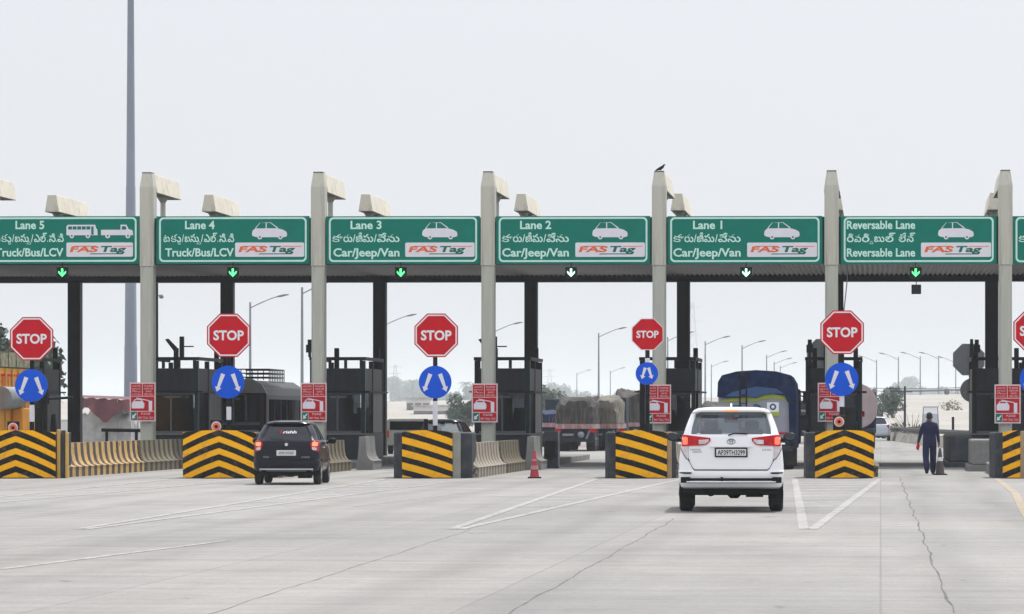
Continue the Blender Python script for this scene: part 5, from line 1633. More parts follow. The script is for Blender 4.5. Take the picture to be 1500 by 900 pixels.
for sg in (-0.7, 0.6):
    m = MB(); m.box(sg - 0.09, sg + 0.09, 0.03, 0.058, 0.7, 0.88); m.build('tail_lamp', M['tail_red'], bus)

# ---- orange truck on the far left
ot = thing('orange_truck', 'orange truck with painted side panels behind the chevron barrier at the left edge', 'truck', (X(-12, 114) - 1.2, 114, 0.024), RZ)
m = MB()
m.box(-1.2, 1.2, 0.0, 5.4, 1.1, 3.02)
m.build('cargo_body', M['orange_truck'], ot, bevel=0.02)
for k in range(5):
    m = MB(); m.box(1.202, 1.23, 0.08 + k * 1.06, 1.0 + k * 1.06, 3.06, 3.46); m.build('painted_panel', M['art'], ot)
m = MB(); m.box(-1.2, 1.2, 0, 5.4, 3.025, 3.5); m.build('upper_board', M['leaf_dry'], ot)
m = MB()
for k in range(7):
    m.box(1.21, 1.26, k * 0.88, k * 0.88 + 0.07, 1.1, 3.0)
m.box(1.21, 1.25, 0, 5.4, 2.1, 2.16)
m.build('side_ribs', M['yellow_post'], ot)
m = MB()
for k in range(5):
    m.box(1.235, 1.245, 0.6 + k * 0.7, 0.7 + k * 0.7, 2.45, 2.85); m.box(1.235, 1.245, 0.4 + k * 0.7, 0.9 + k * 0.7, 2.78, 2.85)
m.build('red_lettering', M['red_dull'], ot)
m = MB(); m.tube((1.28, 0.9, 2.15), (1.28, 3.0, 2.15), 0.33, n=20); m.build('side_drum', M['galv'], ot, smooth=40)
m = MB(); m.box(1.25, 1.55, 2.6, 4.3, 1.2, 1.85); m.build('battery_box', M['orange_truck'], ot, bevel=0.03)
m = MB(); m.box(-1.1, 1.15, 0.1, 6.2, 0.65, 1.08); m.box(1.16, 1.25, 0, 5.4, 0.75, 1.05)
for k in range(14):
    m.box(1.255, 1.28, k * 0.4, k * 0.4 + 0.06, 0.5, 1.1)
m.build('chassis', M['dark_steel'], ot)
for yy in (1.2, 2.5, 5.8):
    for sg in (-1, 1):
        wheel(ot, sg * 0.95, yy, 0.5, 0.3, 'galv', sg)

# ---- trucks with covered loads beyond lane 2
def lumpy(m, w, d, z0, z1, seed, n=30, mm=24, y0=0):
    rnd = random.Random(seed)
    ph = [rnd.uniform(0, 6) for _ in range(6)]
    rings = []
    for i in range(mm + 1):
        yy = y0 + d * i / mm
        ring = []
        for k in range(n + 1):
            t = math.pi * k / n
            ex = 0.45
            cx = math.copysign(abs(math.cos(t)) ** ex, math.cos(t)) * w
            cz = z0 + (z1 - z0) * abs(math.sin(t)) ** ex
            b_ = 0.07 * math.sin(yy * 1.7 + ph[0] + k * 0.45) + 0.06 * math.sin(k * 0.8 + ph[1] + yy * 0.6) + 0.03 * math.sin(k * 1.1 + yy * 3.1 + ph[2]) + rnd.uniform(-0.035, 0.035)
            s_ = 1 - 0.18 * (abs(2 * i / mm - 1) ** 6)
            ring.append((cx * s_ * (1 + b_ * 0.5), yy, z0 + (cz - z0) * s_ * (1 + b_)))
        rings.append(ring)
    m.loft(rings)
def load_truck(px, Yq, label, load='tarp', w=1.2, top=2.6, seed=1, fr='truck_blue', rz=RZ, group=None):
    o = thing('loaded_truck', label, 'truck', (X(px, Yq), Yq, 0.024), rz)
    m = MB(); lumpy(m, w * 1.05, 6.0, 1.25, top, seed); m.build('covered_load', M[load], o, smooth=50)
    m = MB()
    rnd = random.Random(seed + 9)
    for k in range(9):
        x = -w + 2 * w * k / 8
        m.path([(x + rnd.uniform(-.1, .1), -0.06, 1.25), (x + rnd.uniform(-.15, .15), -0.02, 1.25 + (top - 1.25) * 0.6)], 0.014, n=5)
    m.build('lashing', M['sack'], o)
    m = MB(); m.box(-w, w, 0.0, 6.3, 1.02, 1.24); m.build('flatbed', M['flatbed'], o)
    m = MB(); m.ball((0.25, 0.0, 0.75), 0.16); m.box(-0.6, -0.1, -0.02, 0.15, 0.7, 0.8); m.tube((w * 0.5, 0.1, 0.5), (w * 0.7, 0.1, 0.95), 0.05); m.build('underrun_gear', M['galv'], o)
    m = MB(); m.box(-w * 0.9, w * 0.9, 0.2, 8, 0.55, 1.01); m.box(-w * 0.98, w * 0.98, 0.05, 0.2, 0.42, 0.56); m.build('chassis', M[fr], o)
    m = MB(); m.box(-w, w, 6.4, 8.2, 0.8, 2.5); m.build('cab', M[fr], o, bevel=0.08)
    for sg in (-1, 1):
        m = MB(); m.box(sg * 0.8 - 0.14, sg * 0.8 + 0.14, -0.02, 0.045, 0.86, 1.0); m.build('tail_lamp', M['tail_red'], o)
    for yy in (1.2, 2.5, 7.2):
        for sg in (-1, 1):
            wheel(o, sg * (w - 0.28), yy, 0.5, 0.42, 'galv', sg)
    return o
load_truck(843, 181, 'truck with a lumpy grey tarpaulin load seen beyond the cone in Lane 2', 'tarp', 0.92, 2.42, 3)
load_truck(885, 184, 'truck with pale sacking hanging over its load, right of the grey tarpaulin truck', 'sack', 0.62, 2.45, 7)
load_truck(810, 205, 'low dark slate truck left of the grey tarpaulin truck', 'tank_blue', 0.95, 1.85, 5)
load_truck(924, 215, 'truck with a dark grey covered load behind the smallest stop sign', 'tarp', 0.95, 2.95, 11)
load_truck(1050, 250, 'grey covered truck behind the left shoulder of the blue tanker', 'tarp', 1.1, 2.4, 17)
load_truck(1172, 230, 'grey truck right of the blue tanker', 'tarp', 0.9, 1.9, 21)

# ---- olive van and dark car beyond lane 3
ov = thing('olive_van', 'olive grey van beyond the booth right of the dark hatchback', 'van', (X(597, 168), 168, 0.024), RZ)
m = MB(); m.loft([[(x, yy, z) for x, z in [(-0.95, 0.35), (0.95, 0.35), (0.97, 1.1), (0.9, 1.42), (0.78, 1.5), (-0.78, 1.5), (-0.9, 1.42), (-0.97, 1.1)]] for yy in (0, 4.4)])
m.build('body', M['olive'], ov, bevel=0.06)
m = MB(); m.box(-0.75, 0.75, -0.015, -0.003, 1.02, 1.38); m.build('rear_window', M['glass_tint'], ov)
for sg in (-1, 1):
    m = MB(); m.box(sg * 0.85 - 0.06, sg * 0.85 + 0.06, -0.02, -0.004, 0.7, 1.0); m.build('tail_lamp', M['tail_red'], ov)
    m = MB(); m.ball((sg * 1.12, 3.4, 1.25), 0.11); m.build('door_mirror', M['black'], ov)
    for yy in (0.8, 3.5):
        wheel(ov, sg * 0.82, yy, 0.33, 0.2, 'galv', sg)
dc = thing('dark_suv', 'dark car with a bright rear window half hidden by the barrier left of the cone', 'car', (X(645, 122), 122, 0.024), RZ)
dcar = Car([(z * 1.0, hw * 1.03, yr, yf, rc) for z, hw, yr, yf, rc in ER], (0.68, 3.08, 0.29), 0.35, {9, 10, 11}, {7, 8, 17, 18}, 3.7)
dcar.build(dc, 'dark_car', 'glass_clear', 'glass_tint', 0.29, 0.18, 0.79)
for sg in (-1, 1):
    m = dcar.strip([(sg * x, a, b) for x, a, b in [(0.57, 0.99, 0.93), (0.65, 1.05, 0.82), (0.75, 1.05, 0.79)]], 0.025, 0.024); m.build('tail_lamp', M['tail_red'], dc)

# ---- small white goods vehicle behind the walking man
wt = thing('goods_vehicle', 'tiny white goods vehicle with a grey frame, directly behind the head of the walking man', 'goods vehicle', (X(1363, 300), 300, 0.024), RZ)
m = MB(); m.box(-0.6, 0.6, 0, 2.4, 0.5, 1.75); m.build('cargo_box', M['silver_car'], wt, bevel=0.03)
m = MB()
for sg in (-1, 1):
    m.tube((sg * 0.62, 0, 0.6), (sg * 0.52, 0, 2.25), 0.04)
m.tube((-0.52, 0, 2.25), (0.52, 0, 2.25), 0.04); m.build('frame', M['galv'], wt)
m = MB(); m.box(-0.46, 0.46, 0.02, 0.05, 1.78, 2.2); m.build('white_screen', M['white'], wt)
for sg in (-1, 1):
    wheel(wt, sg * 0.5, 0.5, 0.25, 0.14, 'galv', sg)

# ------------------------------------------------------------------ traffic cones
def cone(loc, h, key, band, label, name='traffic_cone', tilt=0):
    o = thing(name, label, 'traffic cone', loc)
    m = MB(); n = 24
    rb, rt = h * 0.165, h * 0.045
    ring = lambda z, r: [(r * math.cos(2 * math.pi * k / n), r * math.sin(2 * math.pi * k / n), z) for k in range(n)]
    m.loft([ring(0.035, rb * 1.1), ring(0.06, rb), ring(h - 0.01, rt), ring(h, rt * 0.8)])
    m.build('cone_body', M[key], o, smooth=40)
    for (a, b) in band:
        r_ = lambda z: rb + (rt - rb) * (z - 0.06) / (h - 0.06) + 0.006
        m = MB(); m.loft([ring(a * h, r_(a * h)), ring(b * h, r_(b * h))]); m.build('reflective_band', M['band_dull'] if key == 'cone_red' else M['sign_white'], o, smooth=40)
    m = MB(); m.box(-rb * 1.5, rb * 1.5, -rb * 1.5, rb * 1.5, 0, 0.035); m.build('base', M['black'], o, bevel=0.012)
    return o
cone((X(783, 104.5), 104.5, 0.022), 0.72, 'cone_red', [(0.32, 0.46), (0.62, 0.7)], 'faded red traffic cone with pale bands standing in Lane 2')

# ------------------------------------------------------------------ the walking man
def person():
    Yp = 110.2
    o = thing('person', 'person in a navy overall walking away with a dirty cone in the right hand', 'person', (X(1361.5, Yp), Yp, 0.022), R(-6))
    V = [(0, 0, 0.93), (0, 0.01, 1.10), (0, 0.02, 1.27), (0, 0.02, 1.40), (0, 0.03, 1.475), (0, 0.045, 1.545), (0, 0.05, 1.61), (0, 0.045, 1.66),     # 0-7 spine
         (0.17, 0.01, 1.385), (0.225, -0.02, 1.14), (0.255, 0.05, 0.92),                                                  # 8-10 right arm
         (-0.17, 0.02, 1.385), (-0.245, 0.0, 1.14), (-0.30, 0.06, 0.93),                                                # 11-13 left arm
         (0.10, 0.02, 0.86), (0.10, 0.16, 0.50), (0.095, 0.24, 0.11), (0.10, 0.37, 0.045),                               # 14-17 right leg
         (-0.095, 0.0, 0.86), (-0.10, -0.04, 0.49), (-0.07, -0.30, 0.17), (-0.075, -0.20, 0.06),                             # 18-21 left leg
         (0.262, 0.06, 0.87), (0.265, 0.065, 0.83), (-0.31, 0.07, 0.88), (-0.315, 0.075, 0.84)]                             # hands
    E = [(0, 1), (1, 2), (2, 3), (3, 4), (4, 5), (5, 6), (6, 7), (3, 8), (8, 9), (9, 10), (3, 11), (11, 12), (12, 13), (0, 14), (14, 15), (15, 16), (16, 17),
         (0, 18), (18, 19), (19, 20), (20, 21), (10, 22), (22, 23), (13, 24), (24, 25)]
    Rr = {0: (.185, .13), 1: (.185, .12), 2: (.205, .13), 3: (.18, .11), 4: (.06, .06), 5: (.072, .085), 6: (.082, .10), 7: (.062, .075), 8: (.07, .07), 9: (.056, .056), 10: (.042, .042),
          11: (.07, .07), 12: (.056, .056), 13: (.042, .042), 14: (.115, .115), 15: (.098, .095), 16: (.085, .085), 17: (.045, .035), 18: (.115, .115), 19: (.098, .095), 20: (.085, .085), 21: (.045, .035),
          22: (.035, .025), 23: (.03, .02), 24: (.035, .025), 25: (.03, .02)}
    # fingers: four short chains and a thumb on each hand
    for base, sx in ((23, 1), (25, -1)):
        bx, by, bz = V[base]
        for k in range(4):
            fx = bx + sx * 0.004
            fy = by - 0.03 + k * 0.02
            i0 = len(V)
            L_ = (0.055, 0.065, 0.06, 0.045)[k]
            V.append((fx, fy, bz - 0.02)); V.append((fx - sx * 0.012, fy, bz - 0.02 - L_ * 0.6)); V.append((fx - sx * 0.035, fy, bz - 0.02 - L_))
            E += [(base, i0), (i0, i0 + 1), (i0 + 1, i0 + 2)]
            for q in range(3):
                Rr[i0 + q] = (0.0095, 0.0095)
        i0 = len(V)
        V.append((bx - sx * 0.02, by + 0.035, bz + 0.01)); V.append((bx - sx * 0.035, by + 0.05, bz - 0.025))
        E += [(base - 1, i0), (i0, i0 + 1)]
        Rr[i0] = Rr[i0 + 1] = (0.011, 0.011)
    me = bpy.data.meshes.new('body')
    me.from_pydata(V, E, [])
    b = bpy.data.objects.new('body', me)
    COL.objects.link(b)
    sk = b.modifiers.new('skin', 'SKIN')
    sk.use_smooth_shade = True
    for i, v in enumerate(me.skin_vertices[0].data):
        v.radius = Rr[i]
        v.use_root = (i == 0)
    sb = b.modifiers.new('sub', 'SUBSURF')
    sb.levels = sb.render_levels = 2
    dg = bpy.context.evaluated_depsgraph_get(); dg.update()
    me2 = bpy.data.meshes.new_from_object(b.evaluated_get(dg))
    bpy.data.objects.remove(b)
    me2.name = 'body'
    me2.materials.clear()
    for k in ('navy', 'skin', 'black', 'hair'):
        me2.materials.append(M[k])
    for p_ in me2.polygons:
        c = p_.center
        mi = 0
        if c.z > 1.46: mi = 1
        if abs(c.x) > 0.2 and c.z < 0.91: mi = 1
        if c.z < 0.09 and abs(c.x) < 0.2: mi = 2
        if c.z > 1.56 and (c.y < 0.09 or c.z > 1.66): mi = 3
        p_.material_index = mi
        p_.use_smooth = True
    b = bpy.data.objects.new('body', me2)
    COL.objects.link(b)
    b.parent = o
    m = MB(); m.ball((0, 0.035, 1.655), 0.098, n=16, sc=(0.86, 0.95, 0.86)); m.ball((0, 0.02, 1.60), 0.09, n=14, sc=(0.9, 0.8, 0.9)); m.build('hair', M['hair'], o, smooth=60)
    for sg in (-1, 1):
        m = MB(); m.ball((sg * 0.085, 0.05, 1.595), 0.028, n=10, sc=(0.4, 0.8, 1.1)); m.build('ear', M['skin'], o, smooth=60)
    m = MB(); m.ball((0, 0.142, 1.59), 0.02, n=8); m.ball((0, 0.13, 1.545), 0.02, n=8, sc=(1.3, 0.5, 0.4))
    m.ball((0.032, 0.13, 1.615), 0.011, n=8); m.ball((-0.032, 0.13, 1.615), 0.011, n=8); m.build('face', M['skin'], o, smooth=60)
    m = MB(); n = 20
    m.loft([[(0.078 * math.cos(2 * math.pi * k / n) * q, 0.03 + 0.075 * math.sin(2 * math.pi * k / n) * q, z) for k in range(n)] for z, q in ((1.44, 1.15), (1.48, 0.95), (1.495, 0.9))])
    m.build('collar', M['navy'], o, smooth=40)
    for x, yy, zz_ in ((0.098, 0.29, 0.045), (-0.075, -0.25, 0.075)):
        m = MB(); m.ball((x, yy, zz_), 0.1, n=14, sc=(0.48, 1.35, 0.42)); m.build('shoe', M['black'], o, smooth=60)
    return o, Yp
man, Yp = person()
cn = cone((X(1361.5, Yp) + 0.29, Yp - 0.02, 0.022), 0.74, 'cone_grey', [(0.52, 0.66)], 'dirty grey traffic cone with a white band held by the walking man')
m = MB(); rnd = random.Random(2)
m.path([(0, 0, 0.02), (0.01, 0.0, -0.05), (-0.01, 0, -0.11), (0.015, 0, -0.17)], [0.03, 0.05, 0.045, 0.015], n=8)
tag(m.build('red_cloth', M['red'], None, (X(1361.5, Yp) - 0.31, Yp + 0.10, 0.87), smooth=60), 'small red cloth in the left hand of the walking man', 'cloth')

# ------------------------------------------------------------------ equipment by lane 2
o = thing('equipment_cabinet', 'black roadside cabinet with a ribbed box right of the traffic cone', 'cabinet', (X(806, 124), 124, 0.02), RZ)
m = MB(); m.box(-0.2, 0.24, 0.0, 0.5, 0, 1.15); m.build('cabinet', M['dark_conc'], o, bevel=0.03)
m = MB(); m.box(-0.14, 0.2, -0.25, -0.02, 0.35, 0.85)
for k in range(6):
    m.box(-0.15 + k * 0.06, -0.12 + k * 0.06, -0.275, -0.252, 0.36, 0.84)
m.build('ribbed_box', M['black'], o)
m = MB(); m.box(0.242, 0.26, 0.0, 0.5, 0.05, 1.15); m.build('edge_strip', M['galv'], o)

# signal arm left of the far left column
o = thing('barrier_signal', 'dark signal head on a post right of the far left stop sign', 'signal', (X(66, 118), 118, 0.1), RZ)
m = MB(); m.tube((0, 0, 0), (0, 0, 2.6), 0.07, n=10); m.tube((0, 0, 2.05), (0.85, 0, 2.1), 0.04, n=8); m.build('post', M['dark_steel'], o, smooth=40)
m = MB(); m.box(-0.13, 0.13, -0.15, 0.0, 1.9, 2.35); m.build('signal_head', M['black'], o, bevel=0.02)
m = MB(); m.prism_xz([(0.15, 1.0), (0.35, 1.0), (0.3, 1.6), (0.2, 1.6)], -0.05, 0.1); m.build('shield', M['black'], o)

# cable hanging beside the column of the reversible lane
yq = row_Y(1238) + 1.0
m = MB(); m.path([(0, 0, 6.5), (-0.03, 0, 5.9), (-0.08, 0, 5.4), (-0.14, 0, 4.9)], 0.018, n=6)
tag(m.build('hanging_cable', M['galv'], None, (X(1242, yq), yq, 0)), 'thin cable hanging from the canopy left of the Reversable Lane opening', 'cable')

# ------------------------------------------------------------------ mast, lamps, wires
Ym = 250
m = MB(); n = 16
zt = 29
ring = lambda z, r: [(r * math.cos(2 * math.pi * k / n), r * math.sin(2 * math.pi * k / n), z) for k in range(n)]
mast = thing('high_mast', 'tall tapering blue grey mast rising out of the top of the photo', 'lighting mast', (X(191.5, Ym), Ym, 0))
m.loft([ring(0, 0.45), ring(6, 0.40), ring(6.02, 0.385), ring(16, 0.30), ring(16.02, 0.285), ring(34, 0.16)]); m.build('mast_shaft', M['mast'], mast, smooth=40)
m = MB(); m.loft([ring(0, 0.7), ring(0.06, 0.7)]); m.build('base_flange', M['galv'], mast)
m = MB(); m.loft([ring(34.0, 0.5), ring(34.3, 0.5)]); 
for k in range(6):
    a = k * math.pi / 3
    m.tube((0, 0, 34.2), (1.3 * math.cos(a), 1.3 * math.sin(a), 34.2), 0.05, n=6)
    m.box(1.3 * math.cos(a) - 0.25, 1.3 * math.cos(a) + 0.25, 1.3 * math.sin(a) - 0.25, 1.3 * math.sin(a) + 0.25, 34.0, 34.15)
m.build('lamp_ring', M['galv'], mast)

def lamp_proto():
    o = thing('street_lamp', '', 'street lamp')
    m = MB(); m.tube((0, 0, 0), (0, 0, 10.4), 0.13, 0.075, n=10); m.build('pole', M['galv'], o, smooth=40)
    m = MB(); m.path([(0, 0, 9.95), (0.6, 0, 10.25), (1.6, 0, 10.68), (2.3, 0, 10.9)], [0.045, 0.045, 0.04, 0.04], n=8); m.build('arm', M['galv'], o, smooth=40)
    m = MB(); m.prism_xz([(2.1, 10.78), (2.4, 10.80), (3.0, 10.97), (3.0, 11.03), (2.6, 11.02), (2.1, 10.90)], -0.14, 0.14); m.build('lamp_head', M['booth_side'], o, bevel=0.02)
    return o
lp0 = lamp_proto()
first = True
def lamp(px, top, label, left=False, base_z=0):
    global first
    Hh = 10.4 + base_z
    Yl = (Hh - H) * F / (HY - top)
    o = lp0 if first else copy_tree(lp0)
    first = False
    o.location = (X(px, Yl), Yl, base_z)
    o.rotation_euler = (0, 0, math.pi if left else 0)
    tag(o, label, 'street lamp', 'street lamps along the highway')
for px, top, lb in [(366.5, 443, 'street lamp standing over the bus roof, right of the Lane 4 stop sign'), (442.5, 421, 'tall street lamp close to the left side of the column behind the hatchback'),
                    (563, 470, 'street lamp hidden by a dark column except its head, near the free standing stop sign'), (722, 481, 'street lamp whose head shows right of the column above the cone'),
                    (877, 488, 'street lamp standing alone left of the smallest stop sign'), (978, 494, 'street lamp squeezed between the smallest stop sign column and the dark column'),
                    (1033, 500, 'nearest street lamp above the left end of the blue tanker'), (1087, 506, 'street lamp rising from the middle of the blue tanker hood'),
                    (1123, 520, 'street lamp over the right half of the blue tanker'), (1134, 530, 'second lamp over the right half of the blue tanker, lower than its neighbour'),
                    (1143, 536, 'lowest lamp of the row over the blue tanker, nearest the booth')]:
    lamp(px, top, lb)
for px, top, lb in [(1042, 534, 'faint far street lamp between the two nearest lamps by the tanker'), (845, 546, 'faint far street lamp above the grey tarpaulin truck'), (894, 543, 'faint far street lamp just right of the lone lamp')]:
    lamp(px, top, lb)
for px, top, lb in [(1284, 527, 'hazy lamp above the pink tanker, arm to the left'), (1316, 523, 'hazy lamp second from the end on booth, arm to the left'),
                    (1348, 522, 'hazy lamp above the left shoulder of the walking man, arm to the left'), (1375, 522, 'hazy lamp right of the walking man, arm to the left'), (1400, 528, 'hazy lamp touching the octagon seen from behind')]:
    lamp(px, top, lb, True)
# camera pole left of the bus
Yc = 165
o = thing('camera_pole', 'thin pole with a small camera right of the first beige column', 'camera pole', (X(230, Yc), Yc, 0))
m = MB(); m.tube((0, 0, 0), (0, 0, Z(415, Yc)), 0.06, 0.05, n=8); m.build('pole', M['dark_steel'], o)
m = MB(); zc = Z(433, Yc); m.tube((0, 0, zc), (0.16, 0, zc + 0.02), 0.02, n=6); m.ball((0.18, -0.02, zc - 0.05), 0.1, n=10); m.build('camera_head', M['galv'], o)

def pylon(px, Yp_, h, w, label, name='lattice_tower'):
    m = MB()
    for sx in (-1, 1):
        for sy in (-1, 1):
            m.tube((sx * w, sy * w, 0), (sx * w * 0.15, sy * w * 0.15, h), 0.07, 0.05, n=4)
    nlev = 12
    for k in range(nlev):
        t0, t1 = k / nlev, (k + 1) / nlev
        w0, w1 = w * (1 - 0.85 * t0), w * (1 - 0.85 * t1)
        for sy in (-1, 1):
            m.tube((-w0, sy * w0, h * t0), (w1, sy * w1, h * t1), 0.03, n=4)
            m.tube((w0, sy * w0, h * t0), (-w1, sy * w1, h * t1), 0.03, n=4)
    for t in (0.72, 0.84, 0.96):
        m.tube((-w * 1.1, 0, h * t), (w * 1.1, 0, h * t), 0.06, n=4)
    return tag(m.build(name, M['galv'], None, (X(px, Yp_), Yp_, 0)), label, 'tower')
pylon(1014, 1750, 51.0, 4.2, 'faint power pylon just right of the dark column, left of the blue tanker')
pylon(805, 1500, 19, 2.2, 'faint lattice tower above the hazy trees left of the lone lamp')
pylon(579, 1300, 18, 2.0, 'faint lattice tower left of the free standing stop sign')

# overhead wires and hanging signals on the right
o = thing('overhead_wire', 'thin wires spanning above the far road behind the walking man', 'wire', (0, 0, 0))
for (zz_, yy, xa, xb) in [(567, 320, 1240, 1420), (571, 330, 1240, 1420)]:
    m = MB(); m.path([(X(xa + (xb - xa) * k / 10, yy), yy, Z(zz_, yy) - 0.15 * (1 - (2 * k / 10 - 1) ** 2)) for k in range(11)], 0.02, n=5)
    m.build('wire', M['dark_steel'], o)
for px, lb in [(1281, 'hanging far signal above the silver car'), (1299.5, 'hanging far signal right of the silver car'), (1387, 'hanging far signal left of the back facing round sign')]:
    yy = 325
    s = thing('hanging_signal', lb, 'signal', (X(px, yy), yy, Z(574, yy)), 0, 'small signals hanging over the far road')
    m = MB(); m.ball((0, 0, 0), 0.24, n=10, sc=(1, 0.6, 1.25)); m.build('signal_body', M['booth_side'], s, smooth=50)
    m = MB(); m.tube((0, 0, 0.28), (0, 0, 0.42), 0.02, n=5); m.build('hanger', M['dark_steel'], s)
yy = 280
m = MB(); m.tube((0, 0, 0), (0, 0, Z(566, yy)), 0.09, 0.07, n=8); m.tube((-0.5, 0, 3.3), (0.5, 0, 3.3), 0.04, n=6)
tag(m.build('utility_pole', M['truck_blue'], None, (X(1325.5, yy), yy, 0)), 'short utility pole between the silver car and the walking man', 'utility pole')
yy = 215
m = MB(); m.tube((0, 0, 0), (0, 0, Z(611, yy)), 0.07, n=8); m.box(-0.1, 0.1, -0.1, 0.1, 0, 0.2)
tag(m.build('bollard_post', M['dark_steel'], None, (X(1396, yy), yy, 0)), 'thin dark post right of the walking man', 'post')

# low rubble wall with dark rail on the right of the departing road
w0, w1 = (X(1303, 262), 262), (X(1440, 176), 176)
o = thing('roadside_wall', 'low rubble wall topped by a dark rail beyond the walking man', 'wall', (0, 0, 0))
m = MB(); n = 30; A, B = [], []
rnd = random.Random(8)
for k in range(n + 1):
    t = k / n
    x, yy = w0[0] + (w1[0] - w0[0]) * t, w0[1] + (w1[1] - w0[1]) * t
    h = 0.60 + rnd.uniform(-0.05, 0.05)
    A += [(x - rnd.uniform(0.1, 0.3), yy - 0.3, 0.0)]
    B += [(x, yy, h)]
m.add(A + B, [(i, i + 1, n + 2 + i, n + 1 + i) for i in range(n)])
m.add([(x, yy + 0.4, z) for x, yy, z in B] + B, [(i, i + 1, n + 2 + i, n + 1 + i) for i in range(n)])
m.build('rubble_face', M['rubble'], o)
m = MB(); m.path([(w0[0], w0[1], 0.78), ((w0[0] + w1[0]) / 2, (w0[1] + w1[1]) / 2, 0.80), (w1[0], w1[1], 0.84)], 0.12, n=8); m.build('rail', M['black'], o, smooth=40)

# ------------------------------------------------------------------ left background: tent, wall, buildings
Yt = 205
o = thing('maroon_tent', 'sagging maroon tarpaulin shelter with pale plastic sheets between two columns at the left', 'tent', (X(158, Yt), Yt, 0))
m = MB(); n = 16; rows = 8
V_ = []
for j in range(rows + 1):
    for i in range(n + 1):
        x = -1.5 + 3.2 * i / n
        d = j / rows
        zt_ = 2.50 - 0.05 * x
        sag = (0.45 + 0.75 * math.exp(-((x + 0.05) / 0.6) ** 2) + (0.25 if abs(x) > 1.2 else 0)) * d
        V_.append((x, -1.0 + 0.4 * (1 - d) + 0.1 * math.sin(i * 1.3), zt_ - sag + 0.04 * math.sin(i * 2.1 + j)))
m.add(V_, [(j * (n + 1) + i, j * (n + 1) + i + 1, (j + 1) * (n + 1) + i + 1, (j + 1) * (n + 1) + i) for j in range(rows) for i in range(n)])
m.add([(-1.5, -0.6, 2.57), (1.7, -0.6, 2.42), (1.7, 2.2, 2.6), (-1.5, 2.2, 2.7)], [(0, 1, 2, 3)])
m.build('tarpaulin', M['maroon'], o, smooth=60)
m = MB(); lumpy(m, 1.5, 2.4, 0.1, 1.9, 31, y0=-0.2); m.build('plastic_sheets', M['cloud_white'], o, smooth=50)
for x in (-1.4, 0.55, 1.6):
    m = MB(); m.tube((x, -0.6, 0), (x, -0.6, 2.45), 0.035, n=6); m.build('tent_pole', M['galv'], o)
o = thing('tilted_panel', 'small white tilted panel on a white post left of the first red board', 'solar panel', (X(195, 150), 150, 0))
m = MB(); m.tube((-0.02, 0, 0), (-0.02, 0, 1.9), 0.06, n=8); m.build('post', M['sign_white'], o)
m = MB(); m.prism_xz([(0.0, 1.75), (0.24, 2.15), (0.34, 2.25), (0.18, 1.75)], -0.08, -0.02); m.build('panel', M['white'], o)
o2 = MB(); o2.tube((-0.9, 0, 1.12), (0.55, 0, 1.10), 0.07, n=8); o2.box(-0.75, -0.65, -0.05, 0.05, 0, 1.1); o2.box(0.35, 0.45, -0.05, 0.05, 0, 1.1)
tag(o2.build('dark_barrier_bar', M['black'], None, (X(184, 148), 148, 0)), 'dark horizontal bar on legs behind the yellow striped concrete barrier', 'barrier bar')
m = MB(); m.box(-6, 6, 0, 0.3, 0, 1.35); m.box(-6.1, 6.1, -0.05, 0.35, 1.35, 1.42)
tag(m.build('boundary_wall', M['wall_white'], None, (X(150, 230), 230, 0), bevel=0.02), 'pale boundary wall behind the maroon tent', 'wall')

def building(px0, px1, top, Yb_, label, nwin=4, floors=1):
    s_ = F / Yb_
    w = (px1 - px0) / s_
    base = 0.0
    h = Z(top, Yb_)
    o = thing('distant_building', label, 'building', (X((px0 + px1) / 2, Yb_), Yb_, base))
    m = MB(); m.box(-w / 2, w / 2, 0, 8, 0, h); m.build('wall', M['wall_white'], o)
    m = MB(); m.box(-w / 2 - 0.3, w / 2 + 0.3, -0.3, 8.3, h, h + 0.25); m.build('roof', M['cloud_white'], o)
    for f in range(floors):
        for k in range(nwin):
            x = -w / 2 + w * (k + 0.5) / nwin
            z = h - 1.1 - f * 3
            m = MB(); m.box(x - 0.5, x + 0.5, -0.03, -0.004, z - 0.6, z + 0.5); m.build('window', M['booth_side'], o)
building(595, 630, 585, 620, 'pale low building left of the pole of the free standing stop sign', 3)
building(606, 668, 596, 560, 'longer white shed in front of the pale building behind the stop sign', 6)
building(700, 770, 580, 900, 'pale building in the haze behind the third red board', 4, 1)

# ------------------------------------------------------------------ vegetation
def crown_mesh(seed, r, h, n, leaf, key, name='crown', squash=1.0, lobes=7):
    rnd = random.Random(seed)
    m = MB()
    cs = []
    for k in range(lobes):
        a = rnd.uniform(0, 6.28)
        q = rnd.uniform(0.1, 0.75) * r
        cs.append((q * math.cos(a), q * math.sin(a), h * rnd.uniform(0.2, 0.85), r * rnd.uniform(0.32, 0.6)))
    for _ in range(n):
        cx, cy, cz, cr_ = rnd.choice(cs)
        d = Vector((rnd.gauss(0, 1), rnd.gauss(0, 1), rnd.gauss(0, 1))).normalized() * cr_ * rnd.uniform(0.5, 1.12)
        p_ = Vector((cx, cy, cz)) + Vector((d.x, d.y, d.z * squash))
        a = Vector((rnd.gauss(0, 1), rnd.gauss(0, 1), rnd.gauss(0, 1))).normalized()
        b_ = a.orthogonal().normalized()
        s_ = leaf * rnd.uniform(0.6, 1.5)
        c_ = a.cross(b_)
        m.add([p_ - b_ * s_, p_ + c_ * s_ * 0.5, p_ + b_ * s_, p_ - c_ * s_ * 0.5], [(0, 1, 2, 3)])
    return m
